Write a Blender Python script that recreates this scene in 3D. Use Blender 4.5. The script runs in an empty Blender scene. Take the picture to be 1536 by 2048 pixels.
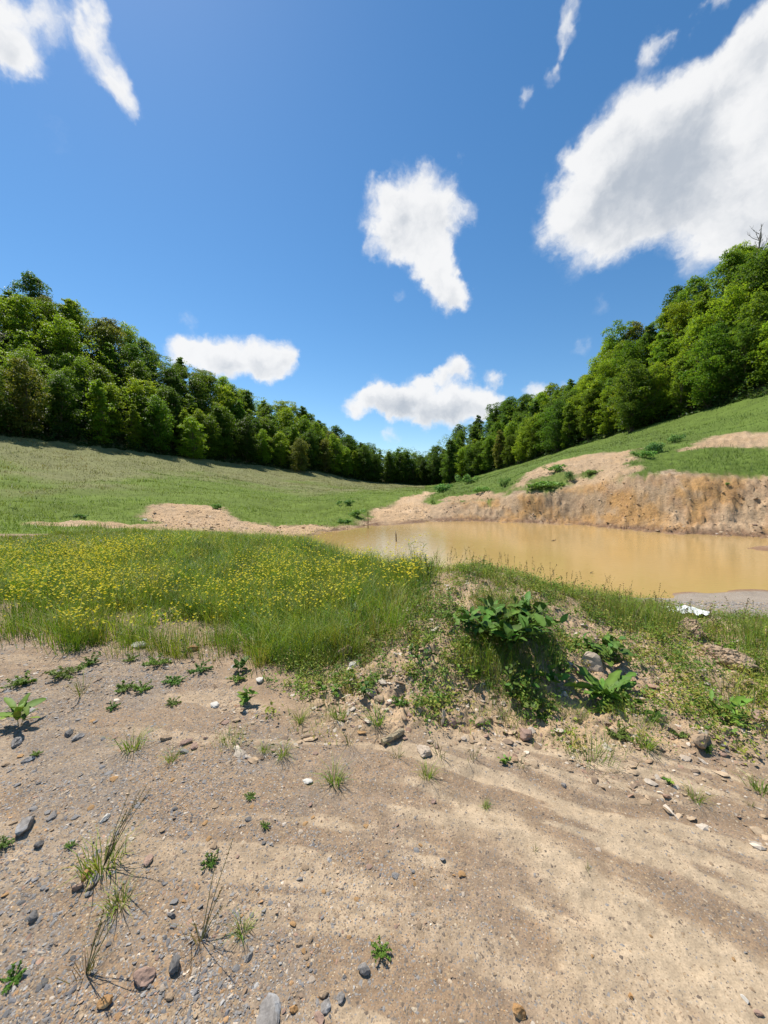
import bpy, math
import numpy as np
from mathutils import Vector

S = bpy.context.scene
COL = S.collection
R_ = math.radians

# ------------------------------------------------------------------ camera, sky, sun, exposure
F_PX, CX, CY, W_PX = 770.0, 768.0, 1024.0, 1536.0
EYE = 1.6
PITCH = math.atan(39.0 / F_PX)
SUN_AZ, SUN_EL = R_(-42), R_(60)          # azimuth from +Y towards +X

cam_d = bpy.data.cameras.new('camera')
cam = bpy.data.objects.new('camera', cam_d)
COL.objects.link(cam)
cam.location = (0, 0, EYE)
cam.rotation_euler = (math.pi / 2 - PITCH, 0, 0)
cam_d.sensor_fit = 'HORIZONTAL'
cam_d.sensor_width = 36.0
cam_d.lens = 36.0 * F_PX / W_PX
cam_d.clip_start, cam_d.clip_end = 0.05, 5000
S.camera = cam

S.view_settings.view_transform = 'Standard'
S.view_settings.look = 'None'
S.view_settings.exposure = 0.5
S.view_settings.gamma = 1
S.view_settings.use_curve_mapping = False
S.cycles.max_bounces = 9
S.cycles.diffuse_bounces = 6
S.cycles.transmission_bounces = 4
S.cycles.use_denoising = True

sun_vec = Vector((math.sin(SUN_AZ) * math.cos(SUN_EL), math.cos(SUN_AZ) * math.cos(SUN_EL), math.sin(SUN_EL)))
sl = bpy.data.lights.new('sun', 'SUN')
sl.energy, sl.angle, sl.color = 4.4, R_(0.53), (1.0, 0.95, 0.87)
so = bpy.data.objects.new('sun', sl)
COL.objects.link(so)
so.rotation_euler = (-sun_vec).to_track_quat('-Z', 'Y').to_euler()
so.location = (0, 0, 200)


def pix_dir(u, v):
    x, yu = (u - CX) / F_PX, (CY - v) / F_PX
    c, s = math.cos(PITCH), math.sin(PITCH)
    d = np.array([x, c + yu * s, -s + yu * c])
    return d


def make_world():
    w = bpy.data.worlds.new('World')
    S.world = w
    w.use_nodes = True
    nt = w.node_tree
    N, L = nt.nodes, nt.links
    N.clear()

    def n(t, **k):
        o = N.new(t)
        for a, b in k.items():
            setattr(o, a, b)
        return o
    out, bg = n('ShaderNodeOutputWorld'), n('ShaderNodeBackground')
    sky = n('ShaderNodeTexSky', sky_type='NISHITA')
    sky.sun_disc = False
    sky.sun_elevation, sky.sun_rotation = SUN_EL, SUN_AZ % (2 * math.pi)
    sky.altitude, sky.air_density, sky.dust_density, sky.ozone_density = 250, 1.0, 0.15, 1.9
    hsv = n('ShaderNodeHueSaturation')
    hsv.inputs['Hue'].default_value = 0.496
    hsv.inputs['Saturation'].default_value = 1.25
    hsv.inputs['Value'].default_value = 1.02
    L.new(sky.outputs[0], hsv.inputs['Color'])
    tc = n('ShaderNodeTexCoord')

    def noise(scale, detail, rough, src):
        t = n('ShaderNodeTexNoise')
        t.inputs['Scale'].default_value, t.inputs['Detail'].default_value = scale, detail
        t.inputs['Roughness'].default_value = rough
        L.new(src, t.inputs['Vector'])
        return t

    def vm(op, a, b=None, scale=None):
        m = n('ShaderNodeVectorMath', operation=op)
        for i, q in enumerate((a, b)):
            if q is None:
                continue
            if hasattr(q, 'links'):
                L.new(q, m.inputs[i])
            else:
                m.inputs[i].default_value = q
        if scale is not None:
            m.inputs['Scale'].default_value = scale
        return m

    def ma(op, a, b=None, c=None, clamp=False):
        m = n('ShaderNodeMath', operation=op, use_clamp=clamp)
        for i, q in enumerate((a, b, c)):
            if q is None:
                continue
            if hasattr(q, 'links'):
                L.new(q, m.inputs[i])
            else:
                m.inputs[i].default_value = q
        return m.outputs[0]
    G = tc.outputs['Generated']
    w1 = noise(7.0, 5.0, 0.62, G)
    d1 = vm('SUBTRACT', w1.outputs['Color'], (0.5, 0.5, 0.5))
    d1 = vm('SCALE', d1.outputs[0], scale=0.10)
    w2 = noise(26.0, 6.0, 0.62, G)
    d2 = vm('SUBTRACT', w2.outputs['Color'], (0.5, 0.5, 0.5))
    d2 = vm('SCALE', d2.outputs[0], scale=0.026)
    P = vm('ADD', vm('ADD', G, d1.outputs[0]).outputs[0], d2.outputs[0]).outputs[0]
    blobs = [  # u, v, radius, weight
        # big cumulus at the right
        (1160, 440, 95, 1), (1195, 360, 95, 1), (1240, 290, 100, 1), (1320, 262, 104, 1), (1405, 205, 90, 1), (1475, 125, 80, 1),
        (1525, 60, 70, 1), (1290, 410, 120, 1), (1400, 360, 140, 1), (1500, 250, 150, 1), (1630, 130, 150, 1),
        (1500, 420, 90, 1), (1430, 480, 60, .6), (1620, 380, 150, 1), (1720, 250, 170, 1), (1395, 525, 45, .35), (1330, 330, 120, 1), (1240, 480, 60, .7),
        # middle cloud
        (850, 345, 30, .45), (806, 385, 54, .8), (772, 425, 54, .85), (835, 430, 70, 1), (885, 430, 58, .85), (796, 468, 56, .85),
        (850, 500, 52, .8), (870, 540, 46, .8), (885, 580, 46, .95), (918, 585, 30, .7), (742, 500, 22, .45), (752, 378, 26, .4), (930, 420, 26, .4),
        # low cloud at the left
        (362, 693, 34, .9), (400, 700, 36, .9), (440, 712, 40, .95), (490, 716, 42, .95), (545, 714, 48, 1), (520, 735, 36, .8), (450, 728, 34, .8), (570, 735, 28, .6),
        # low cloud over the valley end
        (720, 808, 32, .8), (770, 792, 42, .9), (825, 790, 44, 1), (880, 805, 42, .9), (935, 812, 38, .85), (990, 806, 32, .7), (860, 828, 34, .85), (790, 815, 32, .8),
        (920, 832, 42, .75), (905, 744, 34, 1), (932, 741, 24, .8), (878, 750, 22, .6), (985, 762, 26, .6), (1003, 754, 18, .5), (945, 770, 18, .4),
        (697, 818, 24, .5), (1072, 777, 26, .9), (1128, 768, 16, .5),
        # upper left
        (10, 60, 85, .9), (40, 125, 46, .65), (90, 20, 70, .7), (180, 50, 50, .65), (205, 120, 58, .8), (245, 175, 44, .7), (178, 10, 50, .65), (-60, 40, 100, .8),
        # wisps upper right
        (1150, 15, 36, .55), (1130, 65, 30, .55), (1115, 110, 24, .5), (1104, 150, 20, .45), (1060, 185, 26, .45), (1280, 108, 30, .55), (1310, 82, 34, .6), (1345, 58, 34, .62), (1385, 30, 34, .6), (1425, 0, 36, .6),
        # scraps
        (382, 632, 26, .38), (800, 600, 18, .42), (1165, 690, 28, .34), (1200, 614, 28, .28), (785, 877, 22, .6), (750, 800, 30, .9), (800, 812, 34, 1), (905, 815, 36, .95), (960, 812, 32, .9), (850, 770, 24, .7), (835, 838, 26, .7), (110, 275, 50, .22), (920, 326, 18, .3),
        # clouds outside the frame
        (2300, 300, 300, .9), (-900, 200, 300, .9), (-1500, 500, 260, .9), (3200, 600, 300, .9),
    ]
    sepP = n('ShaderNodeSeparateXYZ')
    L.new(P, sepP.inputs[0])
    zP = sepP.outputs['Z']
    total = under = None
    for (u, v, r, wt) in blobs:
        d = pix_dir(u, v)
        ln = np.linalg.norm(d)
        c = d / ln
        rad = r / F_PX / ln ** 1.5
        dist = n('ShaderNodeVectorMath', operation='DISTANCE')
        L.new(P, dist.inputs[0])
        dist.inputs[1].default_value = tuple(c)
        mr = n('ShaderNodeMapRange', interpolation_type='SMOOTHSTEP')
        L.new(dist.outputs['Value'], mr.inputs['Value'])
        mr.inputs['From Min'].default_value = rad * 1.45
        mr.inputs['From Max'].default_value = rad * 0.25
        mr.inputs['To Min'].default_value = 0
        mr.inputs['To Max'].default_value = wt
        total = mr.outputs[0] if total is None else ma('ADD', total, mr.outputs[0])
        below = ma('MULTIPLY', mr.outputs[0], ma('MULTIPLY_ADD', zP, -1.0 / max(rad, .05), c[2] / max(rad, .05)))
        under = below if under is None else ma('ADD', under, below)
    # clouds in the half of the sky behind the camera
    back = noise(2.2, 5.0, 0.55, G)
    sep = n('ShaderNodeSeparateXYZ')
    L.new(G, sep.inputs[0])
    bk = ma('MULTIPLY', ma('SMOOTH_MIN', ma('MULTIPLY', ma('SUBTRACT', -0.15, sep.outputs['Y']), 3.0, clamp=True), 1.0, 0.1),
            ma('MULTIPLY', ma('SUBTRACT', back.outputs['Fac'], 0.55), 8.0, clamp=True))
    total = ma('ADD', total, bk)
    fine = noise(34.0, 7.0, 0.68, P)
    mid = noise(9.0, 4.0, 0.55, G)
    rag = noise(12.0, 6.0, 0.58, P)
    nz = ma('ADD', ma('MULTIPLY', ma('SUBTRACT', fine.outputs['Fac'], 0.5), 0.75), ma('MULTIPLY', ma('SUBTRACT', rag.outputs['Fac'], 0.5), 1.9))
    dens = ma('ADD', total, ma('MULTIPLY', nz, ma('MINIMUM', ma('MULTIPLY', total, 2.0), 1.0)))
    al = n('ShaderNodeMapRange', interpolation_type='SMOOTHSTEP')
    L.new(dens, al.inputs['Value'])
    al.inputs['From Min'].default_value, al.inputs['From Max'].default_value = 0.14, 1.25
    # shading painted into the cloud colour: thick parts and undersides greyer
    thick = n('ShaderNodeMapRange', interpolation_type='SMOOTHSTEP')
    off = vm('ADD', P, tuple(sun_vec * 0.022)).outputs[0]
    rag2 = noise(12.0, 6.0, 0.58, off)
    relief = ma('SUBTRACT', rag2.outputs['Fac'], rag.outputs['Fac'])  # painted shade: greyer where more cloud lies towards the sun
    th = ma('ADD', ma('ADD', total, ma('MULTIPLY', ma('SUBTRACT', mid.outputs['Fac'], 0.5), 2.6)), ma('ADD', ma('MULTIPLY', relief, 3.0), ma('MULTIPLY', under, 1.1)))
    L.new(th, thick.inputs['Value'])
    thick.inputs['From Min'].default_value, thick.inputs['From Max'].default_value = 0.9, 4.0
    cc = n('ShaderNodeMix', data_type='RGBA')
    L.new(thick.outputs[0], cc.inputs['Factor'])
    CW = 6.75
    cc.inputs['A'].default_value = (CW, CW, CW * 1.0, 1)
    cc.inputs['B'].default_value = (CW * .52, CW * .57, CW * .64, 1)
    mx = n('ShaderNodeMix', data_type='RGBA')
    L.new(ma('MULTIPLY', al.outputs[0], 0.96), mx.inputs['Factor'])
    L.new(hsv.outputs[0], mx.inputs['A'])
    L.new(cc.outputs['Result'], mx.inputs['B'])
    L.new(mx.outputs['Result'], bg.inputs['Color'])
    bg.inputs['Strength'].default_value = 0.10
    L.new(bg.outputs[0], out.inputs['Surface'])
    w.cycles.sampling_method = 'MANUAL'
    w.cycles.sample_map_resolution = 1024


make_world()

# ------------------------------------------------------------------ helpers
rng = np.random.default_rng(7)


def tag(o, label=None, cat=None, group=None, kind=None):
    if label: o['label'] = label
    if cat: o['category'] = cat
    if group: o['group'] = group
    if kind: o['kind'] = kind
    return o


def link(name, me, mat=None, parent=None):
    if mat is not None and not me.materials:
        me.materials.append(mat)
    o = bpy.data.objects.new(name, me)
    COL.objects.link(o)
    if parent is not None:
        o.parent = parent
    return o


def empty(name, loc, rz=0.0):
    o = bpy.data.objects.new(name, None)
    COL.objects.link(o)
    o.location = loc
    o.rotation_euler = (0, 0, rz)
    o.empty_display_size = 0.2
    return o


def mesh(name, V, T, col=None, smooth=False, extra=None):
    """triangle or quad mesh from arrays, with an optional colour per vertex"""
    V = np.ascontiguousarray(V, dtype=np.float32)
    T = np.ascontiguousarray(T, dtype=np.int32)
    k = T.shape[1]
    me = bpy.data.meshes.new(name)
    me.vertices.add(len(V))
    me.vertices.foreach_set('co', V.ravel())
    me.loops.add(T.size)
    me.loops.foreach_set('vertex_index', T.ravel())
    me.polygons.add(len(T))
    me.polygons.foreach_set('loop_start', np.arange(0, T.size, k, dtype=np.int32))
    me.update(calc_edges=True)
    me.polygons.foreach_set('use_smooth', np.full(len(T), smooth, dtype=bool))
    if col is not None:
        c = np.ones((len(V), 4), np.float32)
        c[:, :col.shape[1]] = col
        a = me.color_attributes.new('col', 'FLOAT_COLOR', 'POINT')
        a.data.foreach_set('color', c.ravel())
    for nm, val in (extra or {}).items():
        a = me.attributes.new(nm, 'FLOAT', 'POINT')
        a.data.foreach_set('value', np.ascontiguousarray(val, np.float32))
    return me


def pick(cols, n, g, jit=.22):
    c = np.array(cols)[g.integers(0, len(cols), n)] * g.uniform(1 - jit, 1 + jit, (n, 1))
    return c


def smooth01(a, b, x):
    t = np.clip((x - a) / (b - a), 0, 1)
    return t * t * (3 - 2 * t)


def _hash(ix, iy, seed):
    h = (ix.astype(np.int64) * 374761393 + iy.astype(np.int64) * 668265263 + seed * 974634777) & 0xFFFFFFFF
    h = ((h ^ (h >> 13)) * 1274126177) & 0xFFFFFFFF
    h = ((h ^ (h >> 16)) * 2246822519) & 0xFFFFFFFF
    return ((h ^ (h >> 15)) & 0xFFFF) / 65535.0


def vnoise(x, y, seed=0):
    x, y = np.asarray(x, float), np.asarray(y, float)
    ix, iy = np.floor(x), np.floor(y)
    fx, fy = x - ix, y - iy
    fx, fy = fx * fx * fx * (fx * (fx * 6 - 15) + 10), fy * fy * fy * (fy * (fy * 6 - 15) + 10)
    a, b = _hash(ix, iy, seed), _hash(ix + 1, iy, seed)
    c, d = _hash(ix, iy + 1, seed), _hash(ix + 1, iy + 1, seed)
    return (a + (b - a) * fx) * (1 - fy) + (c + (d - c) * fx) * fy


def fbm(x, y, seed=0, octv=4, gain=0.5):
    s, a, t = 0.0, 1.0, 0.0
    for i in range(octv):
        ca, sa = math.cos(0.7 * i), math.sin(0.7 * i)
        s = s + a * vnoise((x * ca - y * sa) * 2 ** i + 17.3 * i, (x * sa + y * ca) * 2 ** i - 9.1 * i, seed + i)
        t += a
        a *= gain
    return s / t


# ------------------------------------------------------------------ materials
def new_mat(name):
    m = bpy.data.materials.new(name)
    m.use_nodes = True
    nt = m.node_tree
    nt.nodes.clear()
    o = nt.nodes.new('ShaderNodeOutputMaterial')
    return m, nt, nt.nodes, nt.links, o


def mix_rgb(N, L, blend, fac, a, b):
    m = N.new('ShaderNodeMix')
    m.data_type, m.blend_type = 'RGBA', blend
    for key, q in (('Factor', fac), ('A', a), ('B', b)):
        if hasattr(q, 'links'):
            L.new(q, m.inputs[key])
        else:
            m.inputs[key].default_value = q if key == 'Factor' else (*q, 1) if len(q) == 3 else q
    return m.outputs['Result']


def noise_node(N, L, scale, detail=4, rough=0.55, coord='Object'):
    tc = N.new('ShaderNodeTexCoord')
    t = N.new('ShaderNodeTexNoise')
    t.inputs['Scale'].default_value, t.inputs['Detail'].default_value, t.inputs['Roughness'].default_value = scale, detail, rough
    L.new(tc.outputs[coord], t.inputs['Vector'])
    return t


def ramp(N, L, src, lo, hi, a, b):
    m = N.new('ShaderNodeMapRange')
    L.new(src, m.inputs['Value'])
    for k, q in (('From Min', lo), ('From Max', hi), ('To Min', a), ('To Max', b)):
        m.inputs[k].default_value = q
    return m.outputs[0]


def terrain_material():
    m, nt, N, L, out = new_mat('terrain')
    b = N.new('ShaderNodeBsdfPrincipled')
    b.inputs['Roughness'].default_value = 0.95
    b.inputs['Specular IOR Level'].default_value = 0.15
    at = N.new('ShaderNodeAttribute'); at.attribute_name = 'col'
    gr = N.new('ShaderNodeAttribute'); gr.attribute_name = 'gravel'
    fine = N.new('ShaderNodeAttribute'); fine.attribute_name = 'grain'
    # sandy grain
    n1 = noise_node(N, L, 140, 5, 0.7)
    n2 = noise_node(N, L, 9, 6, 0.65)
    n3 = noise_node(N, L, 0.9, 6, 0.7)
    c = mix_rgb(N, L, 'MULTIPLY', 1.0, at.outputs['Color'], (1, 1, 1))
    for nn, lo, hi in ((n1, 0.72, 1.28), (n2, 0.8, 1.2), (n3, 0.84, 1.16)):
        v = ramp(N, L, nn.outputs['Fac'], 0.28, 0.72, lo, hi)
        cmb = N.new('ShaderNodeCombineColor')
        for i in range(3):
            L.new(v, cmb.inputs[i])
        c = mix_rgb(N, L, 'MULTIPLY', 1.0, c, cmb.outputs[0])
    # fine gravel: voronoi grains of several stone colours
    tc = N.new('ShaderNodeTexCoord')

    def grains(scale):
        vo = N.new('ShaderNodeTexVoronoi')
        vo.inputs['Scale'].default_value = scale
        L.new(tc.outputs['Object'], vo.inputs['Vector'])
        sp = N.new('ShaderNodeSeparateColor')
        L.new(vo.outputs['Color'], sp.inputs[0])
        cr = N.new('ShaderNodeValToRGB')
        e = cr.color_ramp.elements
        stops = [(0.0, (.15, .115, .085)), (.18, (.20, .17, .14)), (.36, (.22, .165, .115)), (.55, (.29, .205, .125)),
                 (.74, (.35, .25, .15)), (.86, (.24, .22, .20)), (.95, (.45, .36, .25))]
        e[0].position, e[0].color = stops[0][0], (*stops[0][1], 1)
        e[1].position, e[1].color = stops[-1][0], (*stops[-1][1], 1)
        for p, q in stops[1:-1]:
            k = e.new(p); k.color = (*q, 1)
        cr.color_ramp.interpolation = 'CONSTANT'
        L.new(sp.outputs[0], cr.inputs[0])
        return vo, cr.outputs[0], sp.outputs[1]
    v1, c1, k1 = grains(105)
    v2, c2, k2 = grains(240)
    gsel = N.new('ShaderNodeMath'); gsel.operation = 'LESS_THAN'
    L.new(k1, gsel.inputs[0])
    gm = N.new('ShaderNodeMath'); gm.operation = 'MULTIPLY'
    L.new(gr.outputs['Fac'], gm.inputs[0]); gm.inputs[1].default_value = 0.20
    L.new(gm.outputs[0], gsel.inputs[1])
    g2 = N.new('ShaderNodeMath'); g2.operation = 'LESS_THAN'
    L.new(k2, g2.inputs[0])
    gm2 = N.new('ShaderNodeMath'); gm2.operation = 'MULTIPLY'
    L.new(gr.outputs['Fac'], gm2.inputs[0]); gm2.inputs[1].default_value = 0.38
    L.new(gm2.outputs[0], g2.inputs[1])
    c = mix_rgb(N, L, 'MIX', g2.outputs[0], c, c2)
    c = mix_rgb(N, L, 'MIX', gsel.outputs[0], c, c1)
    cv = N.new('ShaderNodeTexVoronoi'); cv.feature = 'DISTANCE_TO_EDGE'; cv.inputs['Scale'].default_value = 5.5
    wn = noise_node(N, L, 14, 5, 0.7)
    wa = N.new('ShaderNodeVectorMath'); wa.operation = 'SCALE'; wa.inputs['Scale'].default_value = 0.16
    L.new(wn.outputs['Color'], wa.inputs[0])
    wb = N.new('ShaderNodeVectorMath'); wb.operation = 'ADD'
    L.new(tc.outputs['Object'], wb.inputs[0]); L.new(wa.outputs[0], wb.inputs[1]); L.new(wb.outputs[0], cv.inputs['Vector'])
    ck = N.new('ShaderNodeMath'); ck.operation = 'MULTIPLY'
    L.new(ramp(N, L, cv.outputs['Distance'], 0.0, 0.012, 1, 0), ck.inputs[0])
    mk_ = noise_node(N, L, 2.2, 3, 0.6)
    L.new(ramp(N, L, mk_.outputs['Fac'], 0.52, 0.62, 0, 0.7), ck.inputs[1])
    ck2 = N.new('ShaderNodeMath'); ck2.operation = 'MULTIPLY'
    L.new(ck.outputs[0], ck2.inputs[0]); L.new(fine.outputs['Fac'], ck2.inputs[1])
    c = mix_rgb(N, L, 'MULTIPLY', ck2.outputs[0], c, (.35, .3, .26))
    L.new(c, b.inputs['Base Color'])
    # relief
    h1 = N.new('ShaderNodeMath'); h1.operation = 'MULTIPLY'
    L.new(ramp(N, L, v1.outputs['Distance'], 0.0, 0.6, 1, 0), h1.inputs[0]); L.new(gsel.outputs[0], h1.inputs[1])
    h2 = N.new('ShaderNodeMath'); h2.operation = 'MULTIPLY_ADD'
    L.new(n1.outputs['Fac'], h2.inputs[0]); h2.inputs[1].default_value = 0.5; L.new(h1.outputs[0], h2.inputs[2])
    bp = N.new('ShaderNodeBump'); bp.inputs['Distance'].default_value = 0.006
    L.new(fine.outputs['Fac'], bp.inputs['Strength'])
    L.new(h2.outputs[0], bp.inputs['Height'])
    bp2 = N.new('ShaderNodeBump'); bp2.inputs['Distance'].default_value = 0.05; bp2.inputs['Strength'].default_value = 0.35
    L.new(n2.outputs['Fac'], bp2.inputs['Height']); L.new(bp.outputs[0], bp2.inputs['Normal'])
    cr_ = N.new('ShaderNodeAttribute'); cr_.attribute_name = 'crumb'
    n5 = noise_node(N, L, 2.6, 9, 0.72)
    bp3 = N.new('ShaderNodeBump'); bp3.inputs['Distance'].default_value = 0.30
    L.new(cr_.outputs['Fac'], bp3.inputs['Strength']); L.new(n5.outputs['Fac'], bp3.inputs['Height']); L.new(bp2.outputs[0], bp3.inputs['Normal'])
    L.new(bp3.outputs[0], b.inputs['Normal'])
    L.new(b.outputs[0], out.inputs[0])
    return m


def leaf_material(name, col=None, trans=0.35, vary=0.25, use_attr=True, rough=0.5, tcol=(1.25, 1.25, 0.6), up=0.0):
    """foliage: principled mixed with translucency; colour from a constant and/or the 'col' attribute, some variation per object"""
    m, nt, N, L, out = new_mat(name)
    b = N.new('ShaderNodeBsdfPrincipled')
    b.inputs['Roughness'].default_value = rough
    b.inputs['Specular IOR Level'].default_value = 0.14
    t = N.new('ShaderNodeBsdfTranslucent')
    if use_attr:
        at = N.new('ShaderNodeAttribute'); at.attribute_name = 'col'
        c = at.outputs['Color']
        if col is not None:
            c = mix_rgb(N, L, 'MULTIPLY', 1.0, c, col)
    else:
        c = mix_rgb(N, L, 'MULTIPLY', 1.0, col, (1, 1, 1))
    oi = N.new('ShaderNodeObjectInfo')
    hs = N.new('ShaderNodeHueSaturation')
    L.new(c, hs.inputs['Color'])
    L.new(ramp(N, L, oi.outputs['Random'], 0, 1, 1 - vary, 1 + vary), hs.inputs['Value'])
    mm = N.new('ShaderNodeMath'); mm.operation = 'FRACT'
    m2 = N.new('ShaderNodeMath'); m2.operation = 'MULTIPLY'; m2.inputs[1].default_value = 7.31
    L.new(oi.outputs['Random'], m2.inputs[0]); L.new(m2.outputs[0], mm.inputs[0])
    L.new(ramp(N, L, mm.outputs[0], 0, 1, 0.485, 0.51), hs.inputs['Hue'])
    c = hs.outputs[0]
    L.new(c, b.inputs['Base Color'])
    L.new(mix_rgb(N, L, 'MULTIPLY', 1.0, c, tcol), t.inputs['Color'])
    if up > 0:                                   # shading normal tilted upwards to brighten backlit foliage, not its real shape
        ge = N.new('ShaderNodeNewGeometry')
        sc = N.new('ShaderNodeVectorMath'); sc.operation = 'SCALE'; sc.inputs['Scale'].default_value = 1 - up
        L.new(ge.outputs['Normal'], sc.inputs[0])
        ad = N.new('ShaderNodeVectorMath'); ad.operation = 'ADD'; ad.inputs[1].default_value = (0, 0, up)
        L.new(sc.outputs[0], ad.inputs[0])
        no = N.new('ShaderNodeVectorMath'); no.operation = 'NORMALIZE'
        L.new(ad.outputs[0], no.inputs[0])
        L.new(no.outputs[0], b.inputs['Normal'])
    mx = N.new('ShaderNodeMixShader'); mx.inputs[0].default_value = trans
    L.new(b.outputs[0], mx.inputs[1]); L.new(t.outputs[0], mx.inputs[2])
    L.new(mx.outputs[0], out.inputs[0])
    return m


def stone_material(name, col=None, var=0.35, vein=None, scale=18, use_attr=False, rough=0.85):
    m, nt, N, L, out = new_mat(name)
    b = N.new('ShaderNodeBsdfPrincipled')
    b.inputs['Roughness'].default_value = rough
    b.inputs['Specular IOR Level'].default_value = 0.25
    n1 = noise_node(N, L, scale, 6, 0.65)
    n2 = noise_node(N, L, scale * 7, 4, 0.7)
    if use_attr:
        at = N.new('ShaderNodeAttribute'); at.attribute_name = 'col'
        c = at.outputs['Color']
    else:
        c = mix_rgb(N, L, 'MULTIPLY', 1.0, col, (1, 1, 1))
    for nn, q in ((n1, var), (n2, var * 0.6)):
        v = ramp(N, L, nn.outputs['Fac'], 0.3, 0.7, 1 - q, 1 + q)
        cmb = N.new('ShaderNodeCombineColor')
        for i in range(3):
            L.new(v, cmb.inputs[i])
        c = mix_rgb(N, L, 'MULTIPLY', 1.0, c, cmb.outputs[0])
    if vein is not None:
        wv = noise_node(N, L, scale * 0.8, 5, 0.6)
        c = mix_rgb(N, L, 'MIX', ramp(N, L, wv.outputs['Fac'], 0.52, 0.62, 0, 0.8), c, vein)
    L.new(c, b.inputs['Base Color'])
    bp = N.new('ShaderNodeBump'); bp.inputs['Distance'].default_value = 0.006; bp.inputs['Strength'].default_value = 0.6
    L.new(n1.outputs['Fac'], bp.inputs['Height'])
    L.new(bp.outputs[0], b.inputs['Normal'])
    L.new(b.outputs[0], out.inputs[0])
    return m


def wood_material(name, col, scale=30):
    m, nt, N, L, out = new_mat(name)
    b = N.new('ShaderNodeBsdfPrincipled'); b.inputs['Roughness'].default_value = 0.9
    tc = N.new('ShaderNodeTexCoord'); mp = N.new('ShaderNodeMapping')
    mp.inputs['Scale'].default_value = (1, 1, 0.08)
    L.new(tc.outputs['Object'], mp.inputs[0])
    t = N.new('ShaderNodeTexNoise'); t.inputs['Scale'].default_value = scale * 4; t.inputs['Detail'].default_value = 5
    L.new(mp.outputs[0], t.inputs['Vector'])
    v = ramp(N, L, t.outputs['Fac'], 0.3, 0.7, 0.5, 1.4)
    cmb = N.new('ShaderNodeCombineColor')
    for i in range(3):
        L.new(v, cmb.inputs[i])
    L.new(mix_rgb(N, L, 'MULTIPLY', 1.0, col, cmb.outputs[0]), b.inputs['Base Color'])
    bp = N.new('ShaderNodeBump'); bp.inputs['Distance'].default_value = 0.004
    L.new(t.outputs['Fac'], bp.inputs['Height']); L.new(bp.outputs[0], b.inputs['Normal'])
    L.new(b.outputs[0], out.inputs[0])
    return m


M = {}
M['terrain'] = terrain_material()
M['grass'] = leaf_material('grass_blades', None, 0.35, 0.0, up=0.6, tcol=(1.5, 1.5, .65))
M['plant'] = leaf_material('weed_leaves', None, 0.28, 0.12, up=0.35, tcol=(1.4, 1.4, .7))
M['petal'] = leaf_material('yellow_petals', None, 0.3, 0.0, tcol=(1, 1, 1))
M['gravel'] = stone_material('loose_gravel', None, 0.25, None, 25, use_attr=True)
M['slate'] = stone_material('grey_slate', (.225, .205, .185), 0.35, (.36, .36, .36))
M['dark_slate'] = stone_material('dark_slate', (.15, .14, .13), 0.35)
M['tan_stone'] = stone_material('tan_stone', (.34, .24, .15), 0.3)
M['pale_stone'] = stone_material('pale_stone', (.45, .36, .27), 0.22)
M['orange_stone'] = stone_material('orange_stone', (.38, .21, .085), 0.35, (.55, .40, .22))
M['pink_stone'] = stone_material('pinkish_stone', (.32, .21, .155), 0.3)
M['white_stone'] = stone_material('white_stone', (.55, .51, .44), 0.15)
M['clod'] = stone_material('dried_clod', (.38, .27, .17), 0.35, None, 30)
M['dead_wood'] = wood_material('weathered_wood', (.36, .28, .17))
M['dark_wood'] = wood_material('dark_stake_wood', (.13, .075, .045))
M['bark'] = wood_material('tree_bark', (.12, .095, .07), 6)
M['grey_bark'] = wood_material('dead_tree_bark', (.22, .19, .155), 6)
M['white_sheet'] = stone_material('white_plastic', (.8, .8, .78), 0.05, None, 20, rough=0.5)


def water_material():
    m, nt, N, L, out = new_mat('muddy_water')
    b = N.new('ShaderNodeBsdfPrincipled')
    n1 = noise_node(N, L, 0.12, 4, 0.55)
    c = mix_rgb(N, L, 'MIX', ramp(N, L, n1.outputs['Fac'], 0.35, 0.65, 0, 1), (.44, .290, .105), (.475, .320, .122))
    L.new(c, b.inputs['Base Color'])
    b.inputs['Roughness'].default_value = 0.06
    b.inputs['IOR'].default_value = 1.33
    b.inputs['Specular IOR Level'].default_value = 0.32
    tc = N.new('ShaderNodeTexCoord'); mp = N.new('ShaderNodeMapping')
    mp.inputs['Scale'].default_value = (1.0, 2.2, 1)
    L.new(tc.outputs['Object'], mp.inputs[0])
    t = N.new('ShaderNodeTexNoise'); t.inputs['Scale'].default_value = 3.5; t.inputs['Detail'].default_value = 3
    L.new(mp.outputs[0], t.inputs['Vector'])
    bp = N.new('ShaderNodeBump'); bp.inputs['Distance'].default_value = 0.012; bp.inputs['Strength'].default_value = 0.5
    L.new(t.outputs['Fac'], bp.inputs['Height']); L.new(bp.outputs[0], b.inputs['Normal'])
    L.new(b.outputs[0], out.inputs[0])
    return m


M['water'] = water_material()

# ------------------------------------------------------------------ the land: a heightfield through lines that were read off the place
WATER = -0.9


def at(u, v, d):
    r = pix_dir(u, v)
    r = r * (d / r[1])
    return np.array([r[0], r[1], r[2] + EYE])


def line(pts):
    """(u, v, depth) -> polyline (theta, r, z)"""
    q = np.array([at(*p) for p in pts])
    th, r = np.arctan2(q[:, 0], q[:, 1]), np.hypot(q[:, 0], q[:, 1])
    i = np.argsort(th)
    return th[i], r[i], q[i, 2]


def flat(pts, z):
    """(u, v) on a level -> (u, v, depth)"""
    o = []
    for u, v in pts:
        d = pix_dir(u, v)
        k = (z - EYE) / d[2]
        o.append((u, v, d[1] * k))
    return o


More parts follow.
